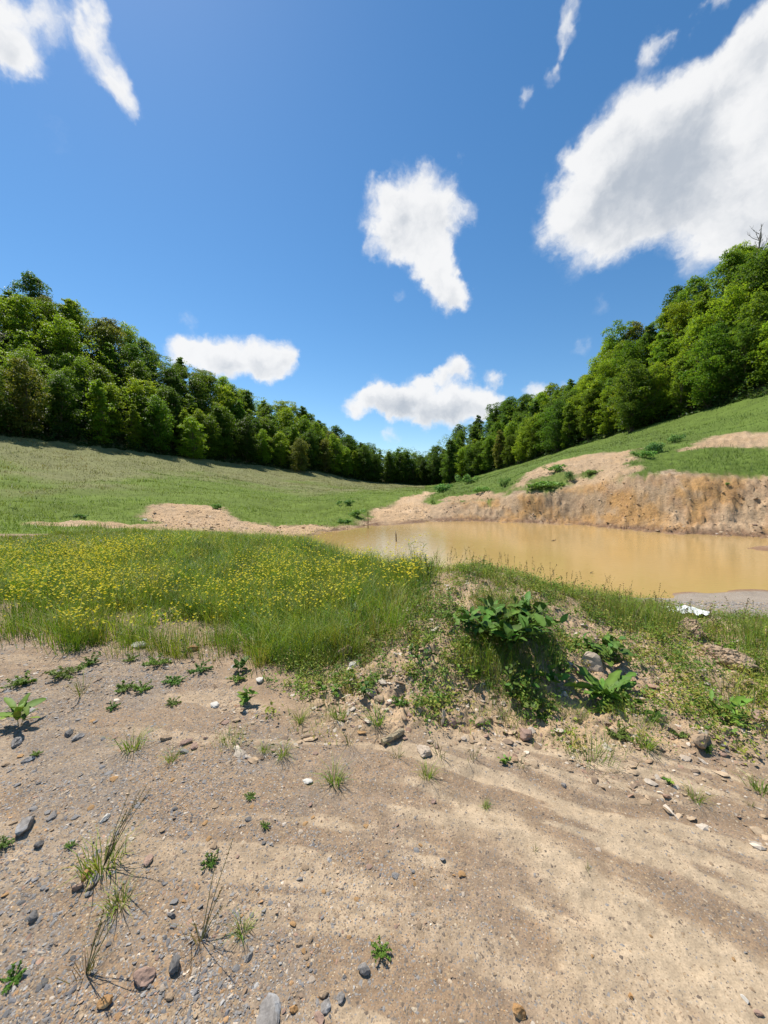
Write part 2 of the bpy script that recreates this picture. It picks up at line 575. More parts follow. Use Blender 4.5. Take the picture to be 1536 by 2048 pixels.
LINES = [
    line(flat([(-60, 1292), (0, 1290), (300, 1300), (430, 1350), (560, 1440), (700, 1472), (900, 1470), (1100, 1478), (1300, 1500), (1536, 1512), (1600, 1512)], 0.0)),   # edge of the track
    line([(0, 1190, 6.2), (300, 1200, 6.0), (520, 1215, 5.4), (640, 1240, 4.6), (740, 1255, 3.9), (850, 1245, 3.6), (950, 1230, 3.6), (1050, 1260, 3.5), (1130, 1300, 3.4), (1250, 1330, 3.3), (1400, 1345, 3.2), (1536, 1350, 3.2)]),   # flank
    line([(0, 1080, 12.5), (300, 1084, 12), (500, 1098, 10.6), (600, 1112, 9.2), (700, 1140, 7.4), (780, 1158, 5.9), (850, 1160, 5.0), (950, 1148, 4.6), (1040, 1166, 4.5), (1100, 1192, 4.5), (1200, 1216, 4.4), (1300, 1234, 4.3), (1400, 1262, 4.1), (1536, 1272, 3.9)]),   # crest
    line([(0, 1064, 14.5), (300, 1070, 15.5), (450, 1078, 17), (560, 1088, 18)] + flat([(610, 1096), (650, 1118), (700, 1150), (780, 1170), (850, 1180), (950, 1186), (1050, 1192), (1150, 1196), (1300, 1194), (1420, 1187), (1536, 1184)], WATER)),   # near shore
    line([(0, 1058, 15.6), (300, 1064, 17), (450, 1073, 18), (560, 1086, 18.7), (610, 1094, 18.8), (650, 1100, 18.9), (720, 1100, 20), (850, 1105, 20), (1000, 1110, 19), (1200, 1120, 16.5), (1400, 1125, 15), (1536, 1125, 14.5)]),   # pond floor
    line([(0, 1052, 16.8), (300, 1057, 18.5), (450, 1066, 19.5), (550, 1081, 19.8)] + flat([(600, 1079), (640, 1067), (700, 1059), (750, 1053), (800, 1049), (870, 1044), (950, 1043), (1050, 1046), (1150, 1050), (1250, 1060), (1350, 1068), (1450, 1072), (1536, 1077)], WATER)),   # far shore
    line([(0, 1046, 18), (300, 1050, 20.5), (450, 1059, 21.5), (560, 1070, 22.5), (640, 1060, 25), (700, 1053, 27.5), (750, 1048, 29.6), (800, 1044, 31.4), (870, 1038, 34), (950, 1037, 34), (1050, 1039, 32.2), (1150, 1043, 30.6), (1250, 1052, 26.8), (1350, 1060, 23.8), (1450, 1064, 22.7), (1536, 1069, 21.5)]),   # toe of the bank
    line([(0, 1042, 19), (300, 1040, 24), (450, 1044, 26), (560, 1052, 27), (640, 1043, 29.5), (700, 1040, 31), (740, 1032, 34), (800, 1016, 40), (860, 1008, 41), (900, 1004, 38), (1000, 998, 36), (1050, 986, 34), (1150, 978, 32.5), (1200, 968, 31), (1270, 950, 28.4), (1400, 950, 26.4), (1536, 950, 25)]),   # lip of the bank
    line([(0, 1015, 25), (300, 1008, 32), (450, 1010, 37), (560, 1022, 38), (640, 1018, 41), (700, 1008, 46), (740, 1000, 52), (830, 985, 66), (870, 983, 62), (950, 972, 54), (1050, 945, 48), (1130, 925, 45), (1270, 905, 38.5), (1400, 905, 34), (1536, 900, 32)]),   # edge of the meadows
    line([(-200, 878, 62), (0, 870, 70), (200, 892, 85), (400, 916, 105), (640, 944, 140), (740, 964, 163), (850, 971, 176), (900, 965, 168), (1000, 938, 140), (1130, 899, 110), (1270, 856, 88), (1400, 824, 75), (1536, 785, 64), (1700, 750, 56)]),   # wood's edge
]
canopy = [(-200, 540, 98), (0, 575, 112), (60, 572, 116), (150, 610, 120), (270, 662, 126), (330, 698, 130), (400, 730, 138), (500, 775, 152), (600, 815, 166),
          (650, 845, 174), (700, 875, 182), (735, 884, 190), (800, 884, 198), (860, 890, 200), (880, 865, 202), (950, 835, 200), (1000, 803, 192), (1060, 782, 178), (1110, 770, 165),
          (1160, 755, 152), (1210, 690, 134), (1270, 660, 124), (1300, 645, 120), (1350, 600, 115), (1400, 560, 112), (1440, 520, 109), (1480, 495, 107), (1536, 470, 104), (1700, 400, 98)]
TREE_H = 15.0
th_, r_, z_ = line(canopy)
LINES.append((th_, r_, z_ - TREE_H + 1.5))                                  # ridge
LINES.append((th_, r_ * 1.35, z_ - TREE_H - 8.0))                            # behind the ridge
LINES.append((th_, np.full_like(r_, 620.0), np.full_like(r_, 12.0)))
NL = len(LINES)

fine_t = np.arange(-50, 50.001, 0.18)
TH = np.radians(np.concatenate([np.arange(-180, -80, 4.0), np.arange(-80, -50, 1.0), fine_t, np.arange(51, 80, 1.0), np.arange(80, 180.1, 4.0)]))


def geom(a, b, q):
    k = int(math.log(b / a) / q) + 1
    return a * np.exp(np.linspace(0, math.log(b / a), k, endpoint=False))


RR = np.concatenate([[0.02, 0.15, 0.3, 0.5, 0.7, 0.85], geom(0.95, 3.4, 0.0045), geom(3.4, 6, 0.006), geom(6, 18, 0.016), geom(18, 46, 0.0062), geom(46, 125, 0.016), geom(125, 625, 0.05)])


def lines_at(th):
    """feature radii and heights for an array of angles -> (n, NL) each"""
    tc = np.clip(th, R_(-60), R_(62))
    rs, zs = [], []
    for (a, r, z) in LINES:
        rs.append(np.interp(tc, a, r)); zs.append(np.interp(tc, a, z))
    rs, zs = np.array(rs).T, np.array(zs).T
    w = (1 - smooth01(R_(62), R_(110), np.abs(th)))[:, None]
    tgt = np.linspace(0.0, 2.0, NL)[None, :]
    return rs, tgt + (zs - tgt) * w


def build_lines():
    g = np.radians(np.arange(-180, 180.01, 0.1))
    rs, zs = lines_at(g)
    k = np.exp(-np.linspace(-2, 2, 15) ** 2); k /= k.sum()                    # rounds the corners of the polylines
    pad = 7
    f = lambda a: np.array([np.convolve(np.pad(a[:, i], pad, mode='edge'), k, 'valid') for i in range(a.shape[1])]).T
    return g, f(rs), f(zs)


LG, LR, LZ = build_lines()


def feat(i, th):
    return np.interp(th, LG, LR[:, i])


def base_height():
    rs = np.array([np.interp(TH, LG, LR[:, i]) for i in range(NL)]).T
    zs = np.array([np.interp(TH, LG, LZ[:, i]) for i in range(NL)]).T
    rs = np.concatenate([np.zeros((len(TH), 1)), rs * 1.0], 1)
    z0 = np.zeros((len(TH), 1))
    zs = np.concatenate([z0, zs], 1)
    h = np.diff(rs, axis=1); d = np.diff(zs, axis=1) / h
    m = np.zeros_like(zs)
    same = d[:, :-1] * d[:, 1:] > 0
    w1, w2 = 2 * h[:, 1:] + h[:, :-1], h[:, 1:] + 2 * h[:, :-1]
    with np.errstate(divide='ignore', invalid='ignore'):
        hm = (w1 + w2) / (w1 / d[:, :-1] + w2 / d[:, 1:])
    m[:, 1:-1] = np.where(same, hm, 0)
    m[:, 0] = 0; m[:, -1] = d[:, -1]
    # straight slopes on the meadows
    Z = np.zeros((len(RR), len(TH)))
    ci = np.arange(len(TH))
    for k, r in enumerate(RR):
        i = np.clip((r >= rs).sum(1) - 1, 0, NL - 1)
        hh = h[ci, i]; t = (np.minimum(r, rs[:, -1]) - rs[ci, i]) / hh
        a, b = zs[ci, i], zs[ci, i + 1]
        z = (2 * t**3 - 3 * t**2 + 1) * a + (t**3 - 2 * t**2 + t) * hh * m[ci, i] + (-2 * t**3 + 3 * t**2) * b + (t**3 - t**2) * hh * m[ci, i + 1]
        Z[k] = z
    return Z


GX = RR[:, None] * np.sin(TH)[None]
GY = RR[:, None] * np.cos(TH)[None]
Z = base_height()
THG = np.broadcast_to(TH[None], Z.shape)
RG = np.broadcast_to(RR[:, None], Z.shape)
FR = [np.broadcast_to(feat(i, TH)[None], Z.shape) for i in range(NL)]


def th_u(u):
    return math.atan((u - CX) / F_PX)


def between(i, j, soft=0.05):
    return smooth01(1 - soft, 1 + soft, RG / FR[i]) * (1 - smooth01(1 - soft, 1 + soft, RG / FR[j]))


def dist_poly(x, y, pts):
    best = np.full(np.shape(x), 1e9)
    for (x0, y0), (x1, y1) in zip(pts[:-1], pts[1:]):
        dx, dy = x1 - x0, y1 - y0
        t = np.clip(((x - x0) * dx + (y - y0) * dy) / (dx * dx + dy * dy + 1e-12), 0, 1)
        best = np.minimum(best, np.hypot(x - x0 - t * dx, y - y0 - t * dy))
    return best


def gpt(u, v, z=0.0):
    d = pix_dir(u, v); k = (z - EYE) / d[2]
    return (d[0] * k, d[1] * k)


in_track = 1 - smooth01(0.9, 1.02, RG / FR[0])
in_mound = smooth01(0.93, 1.05, RG / FR[0]) * (1 - smooth01(0.98, 1.2, RG / FR[2]))
right_side = smooth01(th_u(540), th_u(680), THG)
mound = in_mound * right_side
meadow_near = smooth01(0.97, 1.03, RG / FR[0]) * (1 - smooth01(0.98, 1.03, RG / FR[3])) * (1 - right_side)
bank_r = smooth01(0.98, 1.01, RG / FR[5]) * (1 - smooth01(0.99, 1.02, RG / FR[7])) * smooth01(th_u(850), th_u(960), THG)

# --- relief
n_big = fbm(GX * 0.9, GY * 0.9, 3, 4) - 0.5
n_mid = fbm(GX * 5.0, GY * 5.0, 11, 4, 0.6) - 0.5
n_fine = fbm(GX * 22, GY * 22, 23, 4, 0.65) - 0.5
near = 1 - smooth01(7, 14, RG)
Z = Z + in_track * near * (n_big * 0.05 + n_mid * 0.018 + n_fine * 0.010)
clod = np.abs(fbm(GX * 7, GY * 7, 31, 4, 0.6) - 0.5) * 2
Z = Z + mound * near * (n_big * 0.16 + (0.28 - clod) * 0.05 + n_mid * 0.13 + n_fine * 0.032)
Z = Z + meadow_near * near * (n_big * 0.08 + n_mid * 0.03)
# rills of the eroded bank run downhill, that is along r
rwarp = fbm(GX * 0.5, GY * 0.5, 40, 3) * 0.12
rill = fbm((THG + rwarp) * 45, RG * 0.22, 41, 4, 0.6) - 0.5
rill2 = fbm(GX * 1.3, GY * 1.3, 43, 5, 0.62) - 0.5
hf = fbm(GX * 4.5, GY * 4.5, 47, 4, 0.65) - 0.5
frac = np.clip((RG - FR[6]) / (FR[7] - FR[6]), 0, 1)
Z = Z + bank_r * (rill * 0.22 * np.sin(np.pi * frac) ** 0.7 + rill2 * 0.75 * np.sin(np.pi * frac) + hf * 0.22 + (np.abs(fbm(GX * 2.2, GY * 2.2, 49, 4, .6) - .5) - .12) * 1.1)
mid_zone = smooth01(0.99, 1.03, RG / FR[5]) * (1 - smooth01(0.98, 1.08, RG / FR[8]))
Z = Z + mid_zone * (1 - bank_r) * (rill2 * 0.35 + hf * 0.14)
far_m = smooth01(1.0, 1.1, RG / FR[7]) * (1 - smooth01(0.95, 1.05, RG / FR[9]))
Z = Z + far_m * ((fbm(GX * 0.16, GY * 0.16, 53, 4) - 0.5) * 0.9 + hf * 0.10)
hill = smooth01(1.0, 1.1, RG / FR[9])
Z = Z + hill * (fbm(GX * 0.05, GY * 0.05, 59, 3) - 0.5) * 4
shore = np.exp(-((RG / FR[3] - 1) / 0.05) ** 2)
Z = Z + shore * (fbm(GX * 1.2, GY * 1.2, 61, 3) - 0.5) * 0.10
# mud spit at the right end of the pond
sx, sy = at(1535, 1100, 2.5 * F_PX / 115)[:2]
spit = np.exp(-(((GX - sx - 1.2) / 2.0) ** 2 + ((GY - sy) / 1.1) ** 2) ** 1.5)
Z = np.where(spit > 0.01, np.maximum(Z, Z * (1 - spit) + (WATER + 0.16 + hf * 0.25) * spit), Z)
# small cut bank in the left meadow and the bank along the sandy wash
for pts, dz, wd in (([at(600, 1016, 40)[:2], at(660, 1008, 44)[:2], at(725, 1000, 48)[:2]], 0.55, 1.1),
                    ([at(715, 1046, 29.5)[:2], at(745, 1022, 36)[:2], at(790, 1003, 45)[:2]], 0.35, 0.9)):
    dd = dist_poly(GX, GY, pts)
    Z = Z - dz * np.exp(-(dd / wd) ** 2)
# two runoff channels across the track
for pts, dz, wd in (([gpt(950, 1545), gpt(1150, 1600), gpt(1536, 1655)], 0.018, 0.05), ([gpt(480, 1500), gpt(700, 1580), gpt(1000, 1610), gpt(1250, 1700)], 0.015, 0.05)):
    Z = Z - dz * np.exp(-(dist_poly(GX, GY, pts) / wd) ** 2)


def ground_z(x, y):
    x, y = np.atleast_1d(np.asarray(x, float)), np.atleast_1d(np.asarray(y, float))
    th, r = np.arctan2(x, y), np.hypot(x, y)
    i = np.clip(np.searchsorted(RR, r) - 1, 0, len(RR) - 2)
    j = np.clip(np.searchsorted(TH, th) - 1, 0, len(TH) - 2)
    a = np.clip((r - RR[i]) / (RR[i + 1] - RR[i]), 0, 1); b = (th - TH[j]) / (TH[j + 1] - TH[j])
    return (Z[i, j] * (1 - a) + Z[i + 1, j] * a) * (1 - b) + (Z[i, j + 1] * (1 - a) + Z[i + 1, j + 1] * a) * b


def hit(u, v):
    """where a sight line meets the land"""
    d = pix_dir(u, v)
    t = np.concatenate([geom(0.9, 8, 0.002), geom(8, 400, 0.004)])
    x, y, z = d[0] * t, d[1] * t, EYE + d[2] * t
    k = np.nonzero(ground_z(x, y) >= z)[0]
    k = k[0] if len(k) else -1
    return np.array([x[k], y[k], float(ground_z(x[k], y[k])[0])])


def px_m(p):
    """metres per photo pixel at a point"""
    return (p[1] * math.cos(PITCH) - (p[2] - EYE) * math.sin(PITCH)) / F_PX


def surface_normal(x, y, e=0.06):
    zx = (ground_z(x + e, y) - ground_z(x - e, y)) / (2 * e)
    zy = (ground_z(x, y + e) - ground_z(x, y - e)) / (2 * e)
    return Vector((-float(zx[0]), -float(zy[0]), 1)).normalized()


def proj(x, y, z):
    c, s = math.cos(PITCH), math.sin(PITCH)
    zz = z - EYE
    dep = y * c - zz * s
    up = y * s + zz * c
    return CX + F_PX * x / dep, CY - F_PX * up / dep


# --- colours of the land (plain material colours: silt, gravelly soil, clay, turf)
def C(*c):
    return np.array(c)[None, None]


SILT, SOIL, CLAY, ORANGE = C(.42, .318, .208), C(.268, .182, .112), C(.40, .278, .165), C(.475, .270, .100)
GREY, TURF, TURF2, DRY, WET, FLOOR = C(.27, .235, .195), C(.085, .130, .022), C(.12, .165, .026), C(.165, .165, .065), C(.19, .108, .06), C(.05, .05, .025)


def mixc(a, b, w):
    return a + (b - a) * w[..., None]


ang = R_(-28)
fx, fy = GX * math.cos(ang) - GY * math.sin(ang), GX * math.sin(ang) + GY * math.cos(ang)
wrp = (fbm(GX * 1.1, GY * 1.1, 71, 3) - 0.5) * 1.1
across = GY + 0.12 * GX + 0.24 * np.maximum(GX, 0) ** 1.5
streak = fbm(GX * 0.7 + wrp, across * 6.5 + wrp * 0.9, 73, 5, 0.62)
patch = fbm(GX * 1.7, GY * 1.7, 79, 4, 0.6)
silt = smooth01(0.50, 0.575, streak * 0.78 + patch * 0.22)
bands = [([(830, 1615), (1000, 1650), (1150, 1760), (1330, 1900), (1536, 2020)], .17, 1.0), ([(870, 1480), (1050, 1520), (1200, 1590), (1290, 1615)], .075, .9),
         ([(1290, 1640), (1430, 1680), (1536, 1715)], .045, .95), ([(1050, 1640), (1250, 1690), (1400, 1760)], .05, .7),
         ([(60, 1680), (230, 1700)], .16, .8), ([(0, 1560), (150, 1520), (260, 1500)], .12, .7), ([(700, 1590), (850, 1590), (960, 1600)], .045, .8),
         ([(640, 1770), (850, 1850), (1000, 1900), (1100, 2000)], .10, .6), ([(1050, 1840), (1200, 1950), (1300, 2040)], .12, .8), ([(260, 1570), (420, 1560), (560, 1600)], .05, .4)]
for pts, wd, a in bands:
    dd = dist_poly(GX + wrp * 0.05, GY + (streak - 0.5) * 0.22, [gpt(*p) for p in pts])
    silt = np.maximum(silt * 1.0, a * (1 - smooth01(wd * 0.5, wd * 1.25, dd + (patch - 0.5) * 0.16)))
dark = [([(1250, 1610), (1400, 1625), (1536, 1640)], .07), ([(1180, 1690), (1350, 1760), (1536, 1860)], .09), ([(950, 1790), (1060, 1880)], .10),
        ([(300, 1620), (480, 1590), (620, 1570), (900, 1620)], .06), ([(120, 1800), (330, 1790), (460, 1900), (620, 1950)], .13), ([(700, 1690), (840, 1760)], .10)]
for pts, wd in dark:
    dd = dist_poly(GX + wrp * 0.05, GY + (streak - 0.5) * 0.2, [gpt(*p) for p in pts])
    silt = silt * smooth01(wd * 0.4, wd * 1.3, dd + (patch - 0.5) * 0.14)
left_gravel = 1 - smooth01(-0.9, 0.6, GX / np.maximum(GY, 0.3) * 1.0)
silt = np.clip(silt * (1 - .45 * left_gravel), 0, 1)
col = mixc(SOIL + 0 * Z[..., None], SILT, silt)
col = mixc(col, GREY * 0.80, np.clip(smooth01(0.45, 0.62, fbm(GX * 2.6, GY * 2.6, 83, 4)) * (1 - silt) * (0.15 + 0.5 * left_gravel), 0, 1))
col = col * (1 + .55 * np.clip(n_fine, -.35, .3))[..., None]
gravel = np.clip((1 - silt) * (0.45 + 0.55 * left_gravel) + 0.18 + 0.25 * (n_mid), 0.08, 1)
# mound soil
msoil = CLAY * (0.80 + 0.5 * fbm(GX * 3, GY * 3, 89, 4)[..., None])
col = mixc(col, msoil, np.clip(mound * 1.1, 0, 1))
col = mixc(col, SOIL * 1.1, meadow_near * 0.8)
gravel = gravel * (1 - meadow_near * 0.4)
# behind the mound: grey gravel flat
gflat = smooth01(1.04, 1.2, RG / FR[2]) * (1 - smooth01(0.99, 1.02, RG / FR[3])) * smooth01(th_u(900), th_u(1100), THG)
col = mixc(col, GREY * 1.12, gflat)
# pond floor and wet rims
pond = smooth01(0.99, 1.01, RG / FR[3]) * (1 - smooth01(0.995, 1.005, RG / FR[5]))
wetc = 1 - smooth01(WATER + 0.05, WATER + 0.24, Z + hf * 0.1)
col = mixc(col, WET * 1.2, np.clip(wetc * pond, 0, 1))
# bank and wash
mid_all = smooth01(0.995, 1.01, RG / FR[5]) * (1 - smooth01(0.97, 1.03, RG / FR[7]))
tone = fbm(GX * 0.35, GY * 0.35, 97, 5, 0.6)
blotch = fbm(THG * 22, Z * 0.9 + RG * 0.03, 101, 5, 0.6)
clay = mixc(CLAY * 1.08 + 0 * Z[..., None], ORANGE, smooth01(0.36, 0.58, blotch) * (0.2 + 0.8 * bank_r))
clay = mixc(clay, CLAY * 1.35, smooth01(0.55, 0.75, tone))
clay = mixc(clay, C(.34, .17, .085), smooth01(0.52, 0.62, fbm(THG * 34 + hf, Z * 1.1 + rill2 * 2, 103, 5, 0.68)) * bank_r * 0.28)
col = mixc(col, clay, mid_all)
wet2 = 1 - smooth01(WATER + 0.10, WATER + 0.42, Z + hf * 0.3)
col = mixc(col, WET, np.clip(mid_all * wet2 * smooth01(0.2, 0.45, tone), 0, 1))
gravel = np.where(mid_all > 0.5, 0.25, gravel)
# dirt showing beyond the lip on the right, in the slope
u_l, v_l = proj(GX, np.maximum(GY, 0.05), Z)


def poly_mask(pts, soft, jit):
    """soft mask of a patch drawn round a polygon of land points"""
    P = np.array(pts)
    inside = np.zeros(GX.shape, bool)
    j = len(P) - 1
    for i in range(len(P)):
        c = ((P[i, 1] > GY) != (P[j, 1] > GY)) & (GX < (P[j, 0] - P[i, 0]) * (GY - P[i, 1]) / (P[j, 1] - P[i, 1] + 1e-9) + P[i, 0])
        inside ^= c
        j = i
    dd = dist_poly(GX, GY, pts + [pts[0]])
    sd = np.where(inside, -dd, dd) + (fbm(GX * jit, GY * jit, 107, 4, 0.6) - 0.5) * soft * 5
    return 1 - smooth01(-soft, soft, sd)


def lp(l):
    return [tuple(hit(u, v)[:2]) for u, v in l]


turf = smooth01(0.985, 1.02, RG / FR[7] + (fbm(THG * 30, RG * .3, 127, 4, .65) - .5) * .12) * np.ones_like(Z)
left_bank_t = (1 - smooth01(th_u(700), th_u(735), THG)) * smooth01(0.985, 1.02, RG / (FR[6] + (FR[3] * .96 - FR[6]) * (1 - smooth01(th_u(380), th_u(520), THG))))
turf = np.maximum(turf, left_bank_t)
bare = np.zeros_like(Z)
for l, soft, jit in (([(1030, 975), (1075, 935), (1160, 912), (1275, 898), (1262, 945), (1200, 975), (1100, 985)], 0.5, 0.5),
                     ([(1375, 900), (1430, 872), (1560, 862), (1560, 893), (1450, 896)], 0.5, 0.5),
                     ([(295, 1015), (370, 1008), (440, 1015), (470, 1035), (560, 1050), (640, 1052), (700, 1054), (640, 1066), (560, 1080), (450, 1066), (330, 1060), (300, 1040)], 0.6, 0.5),
                     ([(60, 1046), (200, 1044), (300, 1050), (330, 1062), (200, 1054), (60, 1052)], 0.35, 0.7),
                     ([(735, 1040), (745, 1025), (800, 1000), (850, 985), (872, 985), (850, 1000), (870, 1035), (800, 1045)], 0.5, 0.4),
                     ([(880, 1000), (960, 985), (1010, 985), (1000, 997), (900, 1004)], 0.3, 0.6)):
    bare = np.maximum(bare, poly_mask(lp(l), soft, jit))
Z = Z + bare * (RG > 15) * ((np.abs(fbm(GX * 1.6, GY * 1.6, 121, 5, .62) - .5) - .1) * 0.7 + hf * .12) * (.3 + .7 * smooth01(th_u(700), th_u(860), THG))
islands = np.zeros_like(Z)
for l in ([(1060, 962), (1110, 945), (1150, 950), (1145, 975), (1080, 982)], [(1165, 945), (1195, 942), (1192, 955), (1165, 955)]):
    islands = np.maximum(islands, poly_mask(lp(l), 0.35, 0.8))
bare = bare * (1 - islands * 0.9)
turf = np.clip(turf * (1 - bare), 0, 1)
turf_l = mixc(TURF2 + 0 * Z[..., None], DRY * 1.05, smooth01(0.25, 0.65, (RG - FR[7]) / (FR[9] - FR[7]) + (fbm(GX * 0.1, GY * 0.1, 109, 4) - 0.5) * 0.9) * (THG < th_u(850)))
turf_l = mixc(turf_l, TURF, (smooth01(th_u(850), th_u(900), THG)) * (0.55 + 0.0 * Z))
turf_l = turf_l * (0.7 + 0.6 * fbm(GX * 0.5, GY * 0.5, 113, 5, 0.65))[..., None]
col = mixc(col, clay * (1.0 + .16 * (THG < th_u(860)))[..., None], bare * (RG > 15))
col = mixc(col, turf_l, turf * (1 - hill))
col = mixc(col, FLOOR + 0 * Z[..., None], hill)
gravel = np.where(RG > 12, np.where(turf > 0.5, 0.0, 0.3), gravel)
gravel = np.where(gflat > 0.5, 0.9, gravel)
behind = smooth01(R_(70), R_(95), np.abs(THG)) * smooth01(6, 14, RG)
col = mixc(col, turf_l, behind)
grain = 0.55 * (1 - smooth01(8, 20, RG)) + 0.0

# --- classes: each stretch of ground is an object of its own
cls_names = ['dirt_track', 'earth_mound', 'flower_meadow_ground', 'gravel_flat', 'pond_bed', 'earth_bank', 'sandy_wash', 'meadow_slope', 'meadow_slope_right', 'wooded_hill', 'far_ground']
c_ = np.zeros(Z.shape, int)
rs_ = THG > th_u(620)
c_[(RG >= FR[0]) & ~rs_] = 2
c_[(RG >= FR[0]) & rs_] = 1
c_[(RG >= FR[2] * 1.08) & (THG > th_u(900))] = 3
c_[(RG >= FR[3])] = 4
c_[(RG >= FR[3]) & (THG < th_u(600))] = 2
c_[(RG >= FR[5]) & (THG > th_u(868))] = 5
c_[(RG >= FR[5]) & (THG <= th_u(868))] = 6
c_[(RG >= FR[7]) & (THG <= th_u(868))] = 7
c_[(RG >= FR[7]) & (THG > th_u(868))] = 8
c_[(RG >= FR[9])] = 9
c_[(np.abs(THG) > R_(80)) & (RG > FR[0])] = 10
idx = np.arange(Z.size).reshape(Z.shape)
Q = np.stack([idx[:-1, :-1], idx[:-1, 1:], idx[1:, 1:], idx[1:, :-1]], -1).reshape(-1, 4)[:, ::-1]
fc = c_[:-1, :-1].ravel()
VV = np.stack([GX, GY, Z], -1).reshape(-1, 3)
CC = col.reshape(-1, 3)
crumb = (np.clip(mid_all * (1 - turf) + bare * (RG > 15), 0, 1) * .6 + .25 * far_m * turf).ravel()
gv, gn = gravel.ravel(), grain.ravel() if hasattr(grain, 'ravel') else np.full(Z.size, grain)
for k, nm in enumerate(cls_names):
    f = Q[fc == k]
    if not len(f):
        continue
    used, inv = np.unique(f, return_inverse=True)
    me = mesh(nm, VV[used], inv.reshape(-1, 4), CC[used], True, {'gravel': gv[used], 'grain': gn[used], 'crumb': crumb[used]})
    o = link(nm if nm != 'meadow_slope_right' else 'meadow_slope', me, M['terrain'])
    tag(o, kind='structure')

# --- water: a level sheet that the land comes up through
wth = np.radians(np.arange(-20, 74, 0.5))
w0, w1 = feat(3, wth) * 0.93, feat(5, wth) * 1.05
wt = np.linspace(0, 1, 40)[:, None]
wr = w0[None] * (1 - wt) + w1[None] * wt
wv = np.stack([wr * np.sin(wth), wr * np.cos(wth), np.full_like(wr, WATER)], -1).reshape(-1, 3)
wi = np.arange(wr.size).reshape(wr.shape)
wq = np.stack([wi[:-1, :-1], wi[:-1, 1:], wi[1:, 1:], wi[1:, :-1]], -1).reshape(-1, 4)[:, ::-1]
tag(link('pond_water', mesh('pond_water', wv, wq, None, True), M['water']), kind='structure')

# ------------------------------------------------------------------ trees
class MB:
    def __init__(s): s.v, s.t, s.c, s.n = [], [], [], 0

    def add(s, V, T, c):
        V = np.asarray(V, float).reshape(-1, 3)
        c = np.asarray(c, float)
        if c.ndim == 1:
            c = np.tile(c, (len(V), 1))
        s.v.append(V); s.t.append(np.asarray(T, int).reshape(-1, 3) + s.n); s.c.append(c); s.n += len(V)

    def mesh(s, name, smooth=False):
        return mesh(name, np.concatenate(s.v), np.concatenate(s.t), np.concatenate(s.c), smooth)


def tube(pts, rad, sides=6):
    pts = np.asarray(pts, float); n = len(pts)
    V, T = [], []
    for i in range(n):
        d = pts[min(i + 1, n - 1)] - pts[max(i - 1, 0)]
        d = d / (np.linalg.norm(d) + 1e-9)
        a = np.cross(d, [1, 0, 0] if abs(d[0]) < 0.8 else [0, 1, 0]); a /= np.linalg.norm(a)
        b = np.cross(d, a)
        ph = np.arange(sides) * 2 * np.pi / sides
        V.append(pts[i] + rad[i] * (np.cos(ph)[:, None] * a + np.sin(ph)[:, None] * b))
    for i in range(n - 1):
        for k in range(sides):
            p, q = i * sides + k, i * sides + (k + 1) % sides
            T += [(p, q, q + sides), (p, q + sides, p + sides)]
    for k in range(1, sides - 1):
        T.append(((n - 1) * sides, (n - 1) * sides + k, (n - 1) * sides + k + 1))
        T.append((0, k + 1, k))
    return np.concatenate(V), np.array(T)


def leaf_cards(P, Nn, L, Wd, col, g):
    """folded leaf-clump faces at P facing Nn; two triangles each"""
    n = len(P)
    a = np.cross(Nn, g.normal(size=(n, 3))); a /= np.linalg.norm(a, axis=1)[:, None] + 1e-9
    b = np.cross(Nn, a)
    L, Wd = L[:, None], Wd[:, None]
    V = np.stack([P - a * L * .5, P + b * Wd * .5 + Nn * L * .1, P + a * L * .5 - Nn * L * .08, P - b * Wd * .5 + Nn * L * .1], 1).reshape(-1, 3)
    i = np.arange(n)[:, None] * 4
    T = np.concatenate([i + [0, 1, 2], i + [0, 2, 3]], 0)
    return V, T, np.repeat(col, 4, 0)


